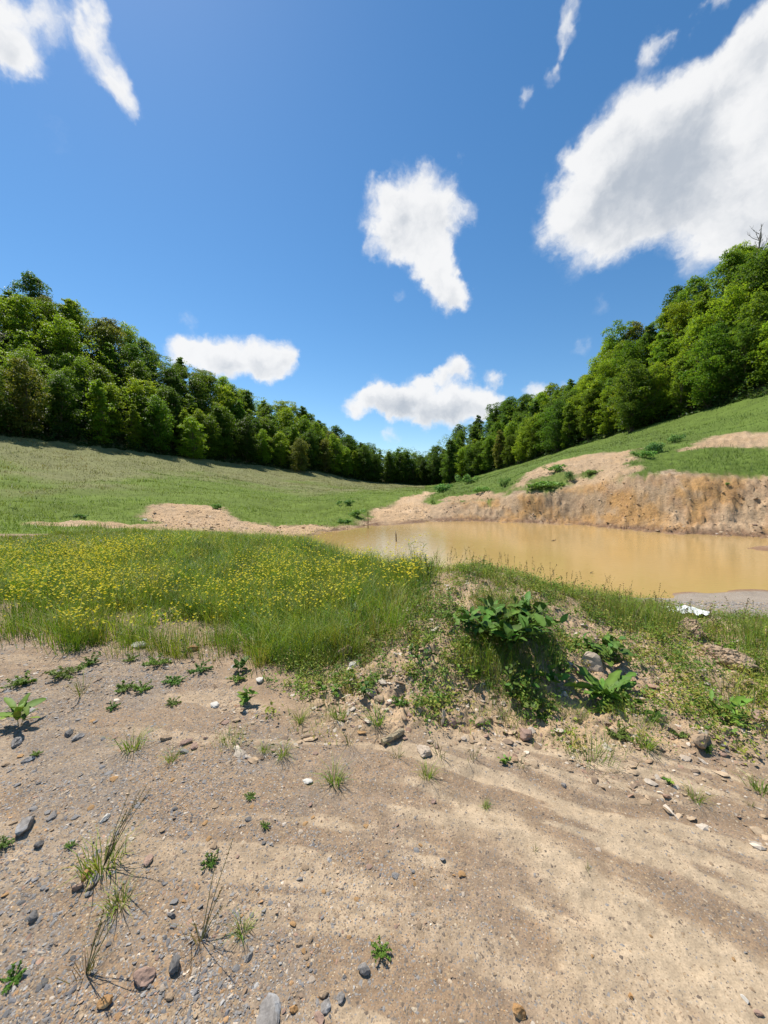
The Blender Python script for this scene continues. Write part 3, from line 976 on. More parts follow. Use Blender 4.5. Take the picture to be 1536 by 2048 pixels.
def make_tree(seed, h=15.0, w=8.5, base=0.15, shape='round', blobs=34, leaves=4600, leaf=0.42, low=0.0, wood='bark'):
    g = np.random.default_rng(seed)
    tb, cb = MB(), MB()
    # trunk
    k = 8
    zs = np.linspace(0, h * 0.78, k)
    wob = np.cumsum(g.normal(0, 0.012 * h, (k, 2)), 0); wob -= wob[0]
    tp = np.stack([wob[:, 0], wob[:, 1], zs - 0.3], 1)
    tr = np.linspace(0.017 * h, 0.004 * h, k) * (1 + 0.5 * np.exp(-zs / 0.6))
    tb.add(*tube(tp, tr, 8), (1, 1, 1))
    cen, rad = [], []
    for i in range(blobs):
        t = (i + 0.5) / blobs
        t = base + (1 - base) * (t ** (0.85 if low == 0 else 1.15))
        s = (t - base) / (1 - base)
        if shape == 'round': pr = math.sin(math.pi * (0.12 + 0.86 * s)) ** 0.65
        elif shape == 'tall': pr = (math.sin(math.pi * (0.15 + 0.84 * s)) ** 0.7) * 0.72
        elif shape == 'flat': pr = (0.35 + 0.75 * s) * (1 if s < 0.85 else 0.75)
        elif shape == 'cone': pr = (1.02 - s) * 0.8 + 0.05
        else: pr = math.sin(math.pi * (0.2 + 0.78 * s)) ** 0.5 * g.uniform(0.7, 1.15)
        ph = i * 2.39996 + g.normal(0, 0.35)
        rr = w * 0.5 * pr * (g.uniform(0.35, 0.85) if i % 4 else g.uniform(0.0, 0.35))
        c = np.array([rr * math.cos(ph), rr * math.sin(ph), h * t * g.uniform(0.93, 1.0)])
        br = w * g.uniform(0.075, 0.15) * (0.7 if shape in ('tall', 'cone') else 1) * (0.8 if s > 0.85 else 1)
        c[2] = min(c[2], h - br * 0.6)
        cen.append(c); rad.append(br)
        if i % 3 == 0 and s > 0.05:
            j = int(np.clip(c[2] * 0.72 / (h * 0.78) * (k - 1), 0, k - 1))
            p0 = tp[j]; mid = (p0 + c) / 2 + np.array([0, 0, -0.06 * h]) * g.uniform(0, 1)
            tb.add(*tube([p0, mid, c], [tr[j] * 0.55, tr[j] * 0.35, 0.02], 5), (1, 1, 1))
    cen, rad = np.array(cen), np.array(rad)
    pr = rad ** 2 / (rad ** 2).sum()
    bi = g.choice(blobs, leaves, p=pr)
    d = g.normal(size=(leaves, 3)); d /= np.linalg.norm(d, axis=1)[:, None]
    d[:, 2] = np.where(d[:, 2] < -0.35, -d[:, 2], d[:, 2])
    rj = g.uniform(0.55, 1.12, leaves) ** 0.6
    lump = 1 + 0.28 * np.sin(d[:, 0] * 5 + bi) * np.sin(d[:, 1] * 5 + bi * 2.1) + 0.15 * np.sin(d[:, 2] * 9 + bi)
    P = cen[bi] + d * (rad[bi] * rj * lump)[:, None] * np.array([1.12, 1.12, 0.80])
    Nn = d * 0.55 + np.array([0, 0, 0.55]) + g.normal(0, 0.42, (leaves, 3)); Nn /= np.linalg.norm(Nn, axis=1)[:, None]
    L = leaf * g.uniform(0.6, 1.35, leaves)
    bc = 1 + 0.22 * (g.random(blobs) - 0.5)
    cc = np.ones((leaves, 3)) * (bc[bi] * g.uniform(0.78, 1.22, leaves))[:, None]
    cc[:, 0] *= g.uniform(0.85, 1.2, leaves)
    P[:, 2] = np.maximum(P[:, 2], 0.15)
    cb.add(*leaf_cards(P, Nn, L, L * g.uniform(0.55, 0.9, leaves), cc, g))
    return tb.mesh('trunk'), cb.mesh('crown')


TREE_COL = {
    'dark green': leaf_material('dark_green_leaves', (.080, .152, .022), 0.55, 0.22, rough=0.45, up=.5, tcol=(1.55, 1.5, .7)),
    'mid green': leaf_material('mid_green_leaves', (.122, .215, .023), 0.55, 0.22, rough=0.45, up=.5, tcol=(1.55, 1.5, .7)),
    'bright yellow green': leaf_material('yellow_green_leaves', (.205, .305, .027), 0.56, 0.18, rough=0.45, up=.5, tcol=(1.55, 1.5, .7)),
    'brownish olive': leaf_material('olive_brown_leaves', (.150, .175, .034), 0.5, 0.2, rough=0.5, up=.5, tcol=(1.55, 1.5, .7)),
}
FRONT = [make_tree(100 + i, 15, w, b, sh, 78, 11000, 0.34, 1) for i, (w, b, sh) in enumerate([(10, .04, 'round'), (10, .03, 'tall'), (11, .05, 'wild'), (10, .02, 'round'), (9.5, .06, 'wild')])]
UPPER = [make_tree(200 + i, 15, w, b, sh, 64, 8600, 0.40) for i, (w, b, sh) in enumerate([(11.5, .10, 'round'), (11, .08, 'tall'), (12.5, .12, 'wild'), (12.5, .18, 'flat'), (12, .1, 'wild'), (7, .06, 'cone')])]


def place_tree(x, y, pair, scale, rz, colour, label, group, cat='tree', name='broadleaf_tree', wide=1.0):
    t = empty(name, (x, y, float(ground_z(x, y)[0]) - 0.1), rz)
    t.scale = (scale * wide * .93, scale * wide * .93, scale)
    tag(t, label, cat, group)
    a = link('trunk', pair[0], M['bark'], t)
    b = link('crown', pair[1], TREE_COL['mid green'], t)
    b.material_slots[0].link = 'OBJECT'
    b.material_slots[0].material = TREE_COL[colour]
    return t


trees = []
g = np.random.default_rng(5)
ROWS = [(0.0, 5.9), (0.13, 6.6), (0.28, 7.4), (0.44, 7.8), (0.61, 8.0), (0.79, 8.0), (0.98, 7.2)]
for ri, (s, gap) in enumerate(ROWS):
    th = R_(-50.5) + g.uniform(0, 0.03)
    while th < R_(51.5):
        a, b = float(feat(9, th)), float(feat(10, th))
        s2 = np.clip(s + g.uniform(-0.06, 0.06), 0, 1)
        r = a + 1.5 + (b - a - 1.5) * s2
        x, y = r * math.sin(th), r * math.cos(th)
        z = float(ground_z(x, y)[0])
        # step along the row
        th2 = th + 0.002
        r2 = float(feat(9, th2)) + 1.5 + (float(feat(10, th2)) - float(feat(9, th2)) - 1.5) * s2
        arc = math.hypot(r2 * math.sin(th2) - x, r2 * math.cos(th2) - y) / 0.002
        u, v = proj(x, y, z)
        left = u < 735
        end = 735 <= u < 905
        if end and s > 0.6:
            th += gap * g.uniform(0.85, 1.2) / arc
            continue
        w = g.random()
        if left: colour = 'dark green' if w < .25 else 'mid green' if w < .62 else 'bright yellow green' if w < .94 else 'brownish olive'
        elif end: colour = 'dark green' if w < .62 else 'mid green' if w < .9 else 'bright yellow green'
        else: colour = 'dark green' if w < .15 else 'mid green' if w < .55 else 'bright yellow green' if w < .92 else 'brownish olive'
        if 870 < u < 1060 and s > 0.4: colour = 'dark green'
        if ri == 0: hh = g.uniform(0.72, 1.02)
        elif ri == len(ROWS) - 1: hh = g.uniform(0.62, 0.95)
        else: hh = g.uniform(0.75, 1.0)
        if ri == 0 and left and u < 320: hh *= 0.98
        side = 'left hillside' if left else 'valley end' if end else 'right hillside'
        pos = {0: 'at wood edge', 1: 'behind wood edge', 2: 'low on slope', 3: 'halfway up slope', 4: 'upper middle slope', 5: 'high on slope', 6: 'on ridge line'}[ri]
        k = abs(u - 820)
        along = 'near picture edge' if k > 520 else 'midway along' if k > 260 else 'towards valley end'
        where = f'{along}, {side}'
        lab = f'{colour} tree @{pos} {where}'
        if end: lab = f'{colour} tree @' + ['in the front row', 'in the second row', 'in the back rows', 'in the back rows', 'in the back rows', 'in the back rows', ''][ri] + ' of the wood closing the valley'
        pool = FRONT if ri < 2 else UPPER
        pi = int(g.integers(len(pool)))
        if pool is UPPER and pi == 5: pi = 1
        trees.append((x, y, pool[pi], hh, g.uniform(0, 6.28), colour, lab, side, u, ri))
        th += gap * g.uniform(0.8, 1.25) / arc
ORD = ['first', 'second', 'third', 'fourth', 'fifth', 'sixth', 'seventh', 'eighth', 'ninth', 'tenth', 'eleventh', 'twelfth', 'thirteenth', 'fourteenth', 'fifteenth']
byl = {}
for i, t in enumerate(trees):
    byl.setdefault(t[6], []).append((t[8], i))
for lab, q in byl.items():
    for k, (_, i) in enumerate(sorted(q)):
        l = lab.replace('@', '') if len(q) == 1 else ORD[min(k, 14)] + ' ' + lab.replace('@', 'from left ')
        trees[i] = trees[i][:6] + (l,) + trees[i][7:]
for (x, y, pair, hh, rz, colour, lab, side, u, ri) in trees:
    place_tree(x, y, pair, hh, rz, colour, lab, 'trees of the wood on the ' + side if side != 'valley end' else 'trees of the wood at the valley end')


def special(u, v, d, pair, scale, colour, label, name='broadleaf_tree', wide=1.0):
    p = at(u, v, d)
    return place_tree(p[0], p[1], pair, scale, 1.3, colour, label, None, name=name, wide=wide)


special(1238, 740, 120, make_tree(311, 15, 10.5, .55, 'flat', 16, 2600, 0.40), 1.22, 'mid green', 'flat topped leaning tree standing clear of the right ridge')
special(1265, 850, 86, FRONT[0], 1.0, 'dark green', 'large round dark green tree at the lower edge of the right wood', wide=1.12)
special(1357, 640, 114, UPPER[0], 1.1, 'dark green', 'dark tree breaking the skyline of the right ridge below the bare tree', wide=.9)
special(70, 700, 112, UPPER[4], 1.08, 'dark green', 'tallest dark tree on the left ridge near the picture edge')
special(140, 720, 108, UPPER[1], 1.0, 'bright yellow green', 'slender pale green tree next to the tallest tree of the left ridge')
special(385, 905, 101, FRONT[3], 0.72, 'bright yellow green', 'rounded bright green tree pushing out of the left wood edge', wide=1.25)
special(600, 935, 128, FRONT[2], 0.74, 'brownish olive', 'olive brown tree standing out on the left meadow edge', wide=1.1)
special(900, 960, 160, FRONT[1], 1.22, 'dark green', 'tall dark tree where the valley end meets the right wood', wide=1.1)

# bare tree on the right ridge
g = np.random.default_rng(77)
tb = MB()
tb.add(*tube([(0, 0, -.3), (.1, 0, 3), (.3, .1, 6), (.35, .1, 9), (.6, .0, 12), (.7, .0, 14)], [.26, .22, .17, .13, .08, .03], 7), (1, 1, 1))
for i in range(26):
    z0 = g.uniform(3.5, 13); ph = g.uniform(0, 6.28); ln = g.uniform(1.6, 4.2) * (1.15 - z0 / 18)
    p0 = np.array([.03 * z0, 0.01 * z0, z0]); d = np.array([math.cos(ph), math.sin(ph), 0.9])
    p1 = p0 + d * ln * .5; p2 = p1 + (d + [0, 0, .5]) * ln * .45
    tb.add(*tube([p0, p1, p2], [.07, .05, .025], 5), (1, 1, 1))
    for j in range(6):
        q0 = p1 + (p2 - p1) * g.random(); q1 = q0 + (d * .5 + g.normal(0, .5, 3) + [0, 0, .5]) * ln * .3
        tb.add(*tube([q0, q1], [.028, .014], 4), (1, 1, 1))
p = at(1512, 560, 103)
bt = empty('bare_tree', (p[0], p[1], float(ground_z(p[0], p[1])[0])), 0)
bt.scale = (1.15, 1.15, 1.2)
tag(bt, 'leafless grey tree standing above the canopy on the right ridge', 'tree')
link('trunk', tb.mesh('bare_trunk'), M['grey_bark'], bt)

# undergrowth: shrubs and saplings that close the wood's edge and floor; one mass
g = np.random.default_rng(15)
n = 60000
th = g.uniform(R_(-52), R_(53), n)
s = np.where(g.random(n) < 0.5, g.random(n) ** 2.2 * 0.4, g.random(n) * 1.1)
a, b = feat(9, th), feat(10, th)
cl = fbm(th * 120, s * 14, 5, 3)
r = a - 0.8 + (b - a) * s + (cl - 0.5) * 2.0
x, y = r * np.sin(th), r * np.cos(th)
z = ground_z(x, y) + g.random(n) ** 1.3 * (0.4 + 4.2 * smooth01(0.35, 0.68, cl)) * (0.25 + np.minimum((r - a + 1.6) * .25, 0.85).clip(0))
nn = g.normal(0, .5, (n, 3)) + [0, -.2, .6]; nn /= np.linalg.norm(nn, axis=1)[:, None]
L = g.uniform(.3, .6, n) * (1 + 1.2 * np.minimum(s, 1))
cc = np.array([.040, .080, .015])[None] * g.uniform(.7, 1.4, (n, 1)); cc[:, 0] *= g.uniform(.8, 1.4, n)
mb = MB(); mb.add(*leaf_cards(np.stack([x, y, z], 1), nn, L, L * .7, cc, g))
tag(link('undergrowth', mb.mesh('undergrowth'), M['grass']), 'dense green undergrowth along the foot of the woods', 'undergrowth', kind='stuff')

# saplings and smaller crowns that close the canopy between the trees; one mass
g = np.random.default_rng(19)
m = 3300
th = g.uniform(R_(-52), R_(53), m); sF = g.random(m) ** 1.15 * .97
r = feat(9, th) + 1.0 + (feat(10, th) - feat(9, th) - 1) * sF
cx, cy = r * np.sin(th), r * np.cos(th)
ch = g.uniform(2.0, 11.5, m) * np.where(sF < .06, .5, 1); crd = g.uniform(.8, 1.9, m)
K = 34
cb_i = np.repeat(np.arange(m), K)
d = g.normal(size=(m * K, 3)); d /= np.linalg.norm(d, axis=1)[:, None]; d[:, 2] = np.abs(d[:, 2]) * 1.1 - .25
P = np.stack([cx, cy, ground_z(cx, cy) + ch], 1)[cb_i] + d * (crd[cb_i] * g.uniform(.7, 1.15, m * K))[:, None] * [1.1, 1.1, .85]
nn = d * .5 + [0, 0, .55] + g.normal(0, .4, (m * K, 3)); nn /= np.linalg.norm(nn, axis=1)[:, None]
L = g.uniform(.26, .58, m * K)
base = pick([(.080, .152, .022), (.122, .215, .023), (.17, .27, .026), (.10, .18, .022)], m, g, .2)
mb = MB(); mb.add(*leaf_cards(P, nn, L, L * .7, base[cb_i] * g.uniform(.8, 1.2, (m * K, 1)), g))
M['sapling'] = leaf_material('sapling_leaves', None, .55, 0.0, up=.5, tcol=(1.55, 1.5, .7))
tag(link('sapling_thicket', mb.mesh('sapling_thicket'), M['sapling']), 'thicket of saplings closing the gaps between the trees', 'thicket', kind='stuff')

# ------------------------------------------------------------------ loose gravel
def stone_shape(g, sub=0, flat=0.6, cuts=5):
    """a small angular stone: a jittered icosahedron with some sides cut flat"""
    p = (1 + 5 ** .5) / 2
    V = np.array([(-1, p, 0), (1, p, 0), (-1, -p, 0), (1, -p, 0), (0, -1, p), (0, 1, p), (0, -1, -p), (0, 1, -p), (p, 0, -1), (p, 0, 1), (-p, 0, -1), (-p, 0, 1)], float)
    V /= np.linalg.norm(V[0])
    T = [(0, 11, 5), (0, 5, 1), (0, 1, 7), (0, 7, 10), (0, 10, 11), (1, 5, 9), (5, 11, 4), (11, 10, 2), (10, 7, 6), (7, 1, 8), (3, 9, 4), (3, 4, 2), (3, 2, 6), (3, 6, 8), (3, 8, 9), (4, 9, 5), (2, 4, 11), (6, 2, 10), (8, 6, 7), (9, 8, 1)]
    V = list(V)
    for _ in range(sub):
        mid, nt = {}, []
        for a, b, c in T:
            q = []
            for i, j in ((a, b), (b, c), (c, a)):
                k = (min(i, j), max(i, j))
                if k not in mid:
                    m = V[i] + V[j]; V.append(m / np.linalg.norm(m)); mid[k] = len(V) - 1
                q.append(mid[k])
            nt += [(a, q[0], q[2]), (b, q[1], q[0]), (c, q[2], q[1]), tuple(q)]
        T = nt
    V = np.array(V)
    for _ in range(cuts):
        n = g.normal(size=3); n /= np.linalg.norm(n); h = g.uniform(.45, .8)
        d = V @ n
        V = V - np.maximum(d - h, 0)[:, None] * n * 0.95
    V += g.normal(0, 0.035 if sub else 0.10, V.shape)
    V[:, 2] *= flat
    V /= np.abs(V[:, :2]).max()
    return V, np.array(T)


SCOL = np.array([(.22, .205, .19), (.29, .27, .245), (.16, .15, .145), (.35, .25, .155), (.29, .195, .12), (.40, .295, .19), (.39, .23, .11), (.32, .20, .135), (.48, .40, .31), (.22, .155, .105)])


def stones_mesh(name, x, y, size, colour_i, g, sink=0.42, shapes=None):
    z = ground_z(x, y)
    n = len(x)
    sh = shapes or [stone_shape(g, 0, g.uniform(.16, .45)) for _ in range(10)]
    k = g.integers(0, len(sh), n)
    Vs, Ts, Cs, off = [], [], [], 0
    for i, (V, T) in enumerate(sh):
        q = np.nonzero(k == i)[0]
        if not len(q): continue
        a = g.uniform(0, 6.28, len(q)); ca, sa = np.cos(a), np.sin(a)
        sx = size[q] * g.uniform(.7, 1.3, len(q)); sy = size[q] * g.uniform(.6, 1.0, len(q)); sz = size[q] * g.uniform(.7, 1.1, len(q))
        X = V[None, :, 0] * sx[:, None]; Y = V[None, :, 1] * sy[:, None]; H = V[None, :, 2] * sz[:, None]
        tx, ty = g.normal(0, .25, len(q)), g.normal(0, .25, len(q))
        P = np.stack([x[q][:, None] + X * ca[:, None] - Y * sa[:, None], y[q][:, None] + X * sa[:, None] + Y * ca[:, None],
                      z[q][:, None] + H + X * tx[:, None] + Y * ty[:, None] + (sz * (0.5 - sink) * 0.8)[:, None]], -1)
        Vs.append(P.reshape(-1, 3))
        Ts.append((T[None] + (np.arange(len(q)) * len(V))[:, None, None]).reshape(-1, 3) + off)
        c = SCOL[colour_i[q]] * g.uniform(.75, 1.25, (len(q), 1))
        Cs.append(np.repeat(c, len(V), 0)); off += len(q) * len(V)
    return mesh(name, np.concatenate(Vs), np.concatenate(Ts), np.concatenate(Cs))


def grid_value(F, x, y):
    th, r = np.arctan2(x, y), np.hypot(x, y)
    i = np.clip(np.searchsorted(RR, r) - 1, 0, len(RR) - 1); j = np.clip(np.searchsorted(TH, th), 0, len(TH) - 1)
    return F[i, j]


def polar_points(g, n, u0, u1, r0, r1, power=1.0):
    th = g.uniform(th_u(u0), th_u(u1), n)
    r = np.exp(g.uniform(math.log(r0), math.log(r1), n)) if power == 0 else (r0 ** power + g.random(n) * (r1 ** power - r0 ** power)) ** (1 / power)
    return r * np.sin(th), r * np.cos(th)


g = np.random.default_rng(21)
x, y = polar_points(g, 165000, -250, 1800, 1.05, 4.6, 1.1)
dens = grid_value(gravel, x, y) * (0.35 + 0.9 * smooth01(.42, .62, fbm(x * 2.2, y * 2.2, 131, 4, .6)))
leftness = 1 - smooth01(-.7, .55, x / y)
dens = dens * (0.14 + 0.95 * leftness ** 1.3)
blob = np.exp(-(((x - gpt(800, 1750)[0]) / .35) ** 2 + ((y - gpt(800, 1750)[1]) / .16) ** 2))
dens = np.clip(dens + blob * .5, 0, 1) * (grid_value(in_track, x, y) > .3)
keep = g.random(len(x)) < dens
x, y = x[keep], y[keep]
sz = 0.0024 * np.exp(np.abs(g.normal(0, .5, len(x)))) * (0.8 + 0.5 * (1 - smooth01(-.7, .3, x / y)))
sz = np.minimum(sz, .013)
lf = 1 - smooth01(-.75, .35, x / y + (fbm(x * 2, y * 2, 133, 3) - .5) * 1.2)
grey = g.random(len(x)) < 0.22 + 0.40 * lf
ci = np.where(grey, g.integers(0, 3, len(x)), g.integers(3, 10, len(x)))
tag(link('gravel', stones_mesh('gravel', x, y, sz, ci, g), M['gravel']), 'grey and tan pebbles strewn over the dirt track', 'gravel', kind='stuff')
print('gravel', len(x))

# rubble on the mound, its foot and in the flower meadow
x, y = polar_points(g, 30000, 420, 1950, 2.2, 5.4, 1.0)
mk = grid_value(mound, x, y)
keep = g.random(len(x)) < np.maximum(mk * .75, 0.35 * (grid_value(in_track, x, y) > .5) * (np.hypot(x, y) > 2.35)) * (0.25 + 0.9 * smooth01(.45, .62, fbm(x * 3, y * 3, 137, 4, .6)))
x, y = x[keep], y[keep]
sz = np.minimum(0.0065 * np.exp(np.abs(g.normal(0, .72, len(x)))), .042)
ci = g.choice([3, 3, 4, 5, 5, 7, 8, 8, 9], len(x))
tag(link('rubble', stones_mesh('rubble', x, y, sz, ci, g), M['gravel']), 'tan stone rubble scattered over the earth mound', 'rubble', kind='stuff')
print('rubble', len(x))
x, y = polar_points(g, 9000, -80, 640, 3.5, 6.5, 1.0)
keep = g.random(len(x)) < 0.5
x, y = x[keep], y[keep]
sz = np.minimum(0.006 * np.exp(np.abs(g.normal(0, .6, len(x)))), .025)
tag(link('gravel', stones_mesh('meadow_gravel', x, y, sz, g.choice([0, 1, 3, 4, 5, 8, 9], len(x)), g), M['gravel']), 'pale gravel band between the track and the flower meadow', 'gravel', kind='stuff')
# stones of the far shore and the bank
x, y = polar_points(g, 42000, 300, 1600, 17, 44, 1.0)
fz = grid_value(mid_all * (1 - turf) + bare * .6, x, y)
keep = g.random(len(x)) < fz * (0.15 + 1.0 * smooth01(.48, .62, fbm(x * .8, y * .8, 139, 4, .6)))
x, y = x[keep], y[keep]
sz = np.minimum(.022 * np.exp(np.abs(g.normal(0, .7, len(x)))), .16)
tag(link('rubble', stones_mesh('bank_rubble', x, y, sz, g.choice([3, 3, 4, 5, 5, 7, 8, 6], len(x)), g), M['gravel']), 'pale stone rubble on the eroded bank and shore', 'rubble', kind='stuff')
x, y = polar_points(g, 9000, 1080, 1620, 5.2, 9.6, 1.0)
keep = (grid_value(gflat, x, y) > .5)
x, y = x[keep], y[keep]
sz = np.minimum(.008 * np.exp(np.abs(g.normal(0, .5, len(x)))), .03)
tag(link('gravel', stones_mesh('shore_gravel', x, y, sz, g.choice([0, 0, 1, 1, 3, 5], len(x)), g), M['gravel']), 'grey gravel flat at the near shore of the pond', 'gravel', kind='stuff')


# ------------------------------------------------------------------ grass, flowers and ground cover
def blades(x, y, h, w, lean, col, g, z=None, droop=0.35, az=None):
    """tapered two-segment blades, three triangles each"""
    n = len(x)
    z = ground_z(x, y) - 0.005 if z is None else z
    a = g.uniform(0, 6.28, n) if az is None else az
    f = g.uniform(0, 3.14, n)
    dx, dy = np.cos(a) * lean, np.sin(a) * lean
    wx, wy = np.cos(f) * w * .5, np.sin(f) * w * .5
    mx, my, mz = x + dx * h * .4, y + dy * h * .4, z + h * .58
    tx, ty, tz = x + dx * h * (1 + droop), y + dy * h * (1 + droop), z + h * (1.0 - droop * lean * .5)
    V = np.stack([np.stack([x - wx, y - wy, z], 1), np.stack([x + wx, y + wy, z], 1), np.stack([mx - wx * .75, my - wy * .75, mz], 1),
                  np.stack([mx + wx * .75, my + wy * .75, mz], 1), np.stack([tx, ty, tz], 1)], 1).reshape(-1, 3)
    i = np.arange(n)[:, None] * 5
    T = np.concatenate([i + [0, 1, 3], i + [0, 3, 2], i + [2, 3, 4]], 0)
    c = np.repeat(col, 5, 0).reshape(n, 5, 3)
    return V, T, c.reshape(-1, 3)




GREENS = [(.165, .275, .028), (.125, .235, .026), (.215, .305, .034), (.255, .295, .048)]
g = np.random.default_rng(31)


def meadow_density(x, y):
    th, r = np.arctan2(x, y), np.hypot(x, y)
    a, b = feat(0, th), feat(3, th)
    t = r / a
    nz = fbm(x * 1.3, y * 1.3, 151, 4, .6)
    nz2 = fbm(x * 4.5, y * 4.5, 153, 3, .6)
    d = smooth01(.40, .62, nz * .65 + nz2 * .35 + 0.42 * smooth01(1.10, 1.75, t) - .13) * smooth01(.97, 1.06, t + (nz2 - .5) * .2)
    d = np.maximum(d, .16 * smooth01(.45, .55, nz2) * smooth01(1.0, 1.08, t))
    d = d * (1 - smooth01(.97, 1.03, r / b))
    u = np.tan(th) * F_PX + CX
    side = 1 - smooth01(640, 860, u + (nz - .5) * 250 - 60 * (r > a * 1.3))
    return d * side


x, y = polar_points(g, 190000, -330, 900, 3.4, 18.5, 0.55)
d = meadow_density(x, y)
keep = g.random(len(x)) < d
x, y = x[keep], y[keep]
r = np.hypot(x, y)
tall = fbm(x * .7, y * .7, 157, 4, .6)
h = (0.08 + 0.24 * smooth01(.35, .65, tall)) * g.uniform(.5, 1.15, len(x)) * (1 + .25 * smooth01(6, 10, r))
w = 0.0045 * (r / 4.5) ** .75 * g.uniform(.7, 1.4, len(x))
cc = pick(GREENS, len(x), g)
cc *= (0.75 + .5 * fbm(x * 1.1, y * 1.1, 159, 4, .6))[:, None]
dry = (g.random(len(x)) < .10 + .25 * (1 - smooth01(.4, .6, tall)) * (r < 7))
cc[dry] = np.array([.26, .21, .085]) * g.uniform(.7, 1.2, (dry.sum(), 1))
bx, by = polar_points(g, 6000, -330, 880, 3.5, 14, .6)
kk = g.random(len(bx)) < meadow_density(bx, by) * .55 + .05 * (meadow_density(bx, by) > .02)
bx, by = bx[kk], by[kk]; nb = len(bx); KB = 38
br_ = np.hypot(bx, by)
bs = g.uniform(.03, .09, nb) * (br_ / 5) ** .4
ox, oy = g.normal(0, 1, (nb, KB)) * bs[:, None], g.normal(0, 1, (nb, KB)) * bs[:, None]
az = np.arctan2(oy, ox).ravel() + g.normal(0, .5, nb * KB)
x2, y2 = (bx[:, None] + ox).ravel(), (by[:, None] + oy).ravel()
bh = np.repeat(g.uniform(.16, .46, nb) * (1 + .25 * (br_ > 6.5)), KB) * g.uniform(.5, 1.1, nb * KB)
bc = np.repeat(pick([(.19, .33, .028), (.14, .27, .026), (.28, .37, .040), (.065, .14, .024), (.32, .32, .06), (.06, .13, .024)], nb, g, .25), KB, 0) * g.uniform(.8, 1.2, (nb * KB, 1))
x, y, h = np.concatenate([x, x2]), np.concatenate([y, y2]), np.concatenate([h, bh])
w = np.concatenate([w, .0042 * (np.hypot(x2, y2) / 4.5) ** .75 * g.uniform(.7, 1.3, nb * KB)]); cc = np.concatenate([cc * .9, bc])
az = np.concatenate([g.uniform(0, 6.28, len(x) - nb * KB), az])
V, T, c = blades(x, y, h, w, np.concatenate([g.uniform(.05, .6, len(x) - nb * KB), g.uniform(.1, .75, nb * KB)]), cc, g, az=az)
tag(link('meadow_grass', mesh('meadow_grass', V, T, c), M['grass']), 'tall green grass of the flower meadow left of the mound', 'grass', kind='stuff')
print('grass', len(x))
# low broad leaves between the blades
x, y = polar_points(g, 48000, -330, 880, 3.6, 16, 0.6)
keep = g.random(len(x)) < meadow_density(x, y) * .8
x, y = x[keep], y[keep]; r = np.hypot(x, y); n = len(x)
P = np.stack([x, y, ground_z(x, y) + g.uniform(.02, .20, n)], 1)
nn = g.normal(0, .45, (n, 3)) + [0, 0, 1]; nn /= np.linalg.norm(nn, axis=1)[:, None]
L = g.uniform(.02, .05, n) * (r / 5) ** .6
V, T, c = leaf_cards(P, nn, L, L * .55, pick([(.10, .18, .03), (.12, .20, .04), (.085, .16, .028)], n, g), g)
tag(link('meadow_herbs', mesh('meadow_herbs', V, T, c), M['plant']), 'low leafy herbs among the meadow grass', 'ground cover', kind='stuff')


def flower_mesh(name, x, y, z, rad, g, cols):
    n = len(x); k = 5
    tilt = g.normal(0, .35, (n, 2)); rot = g.uniform(0, 6.28, n)
    V = [np.stack([x, y, z], 1)]
    for i in range(k * 2):
        a = rot + i * np.pi / k
        rr = rad * (1.0 if i % 2 == 0 else .72)
        px, py = np.cos(a) * rr, np.sin(a) * rr
        V.append(np.stack([x + px, y + py, z + rad * .45 + px * tilt[:, 0] + py * tilt[:, 1]], 1))
    V = np.stack(V, 1).reshape(-1, 3)
    i0 = np.arange(n)[:, None] * (2 * k + 1)
    T = np.concatenate([i0 + [0, 1 + i, 1 + (i + 1) % (2 * k)] for i in range(2 * k)], 0)
    c = np.repeat(np.array(cols)[g.integers(0, len(cols), n)] * g.uniform(.85, 1.1, (n, 1)), 2 * k + 1, 0)
    return mesh(name, V, T, c)


fc_ = [(-90, 1150, .9, 2.0), (-160, 1180, .9, 1.6), (30, 1150, .9, 2.2), (120, 1215, 1.3, 1.3), (170, 1160, 1.2, 1.5), (60, 1215, 1.0, .8), (20, 1240, .7, .5), (260, 1200, .8, .6), (230, 1130, 1.6, 2.0), (560, 1200, .9, .9), (650, 1190, .8, .9), (600, 1240, .6, .5), (480, 1225, .7, .6),
       (720, 1170, .7, .8), (540, 1160, 1.0, 1.4), (330, 1225, .8, .4), (400, 1250, .8, .3), (210, 1265, .5, .2), (690, 1215, .6, .5), (800, 1165, .5, .5), (830, 1180, .3, .25), (160, 1290, .5, .15), (340, 1282, .4, .15)]
fx_, fy_ = [], []
for (u, v, sx_, sy_) in fc_:
    p = hit(u, v); m = int((480 if u < 330 else 300) * sx_ * min(sy_, 1.2) / (0.6 if sx_ < .6 else 1)) + 70
    fx_.append(p[0] + g.normal(0, sx_ * .42, m)); fy_.append(p[1] + g.normal(0, sy_ * .5, m))
x, y = polar_points(g, 900, -80, 850, 4.2, 13, .8)
fx_.append(x); fy_.append(y)
x, y = np.concatenate(fx_), np.concatenate(fy_)
keep = (meadow_density(x, y) > .05) | (g.random(len(x)) < .15) & (np.hypot(x, y) > feat(0, np.arctan2(x, y)))
keep &= np.arctan2(x, y) < th_u(860)
x, y = x[keep], y[keep]; n = len(x); r = np.hypot(x, y)
hh = g.uniform(.20, .50, n) * np.where(r < 5.2, .8, 1.15)
zg = ground_z(x, y)
YEL = [(.78, .62, .03), (.80, .67, .07), (.74, .57, .02)]
tag(link('yellow_flowers', flower_mesh('yellow_flowers', x, y, zg + hh, g.uniform(.009, .0165, n) * (1 + .25 * smooth01(6, 11, r)), g, YEL), M['petal']), 'small yellow buttercup flowers dotted through the meadow grass', 'flowers', kind='stuff')
V, T, c = blades(x, y, hh, np.full(n, .003), np.zeros(n), pick(GREENS, n, g), g, droop=0)
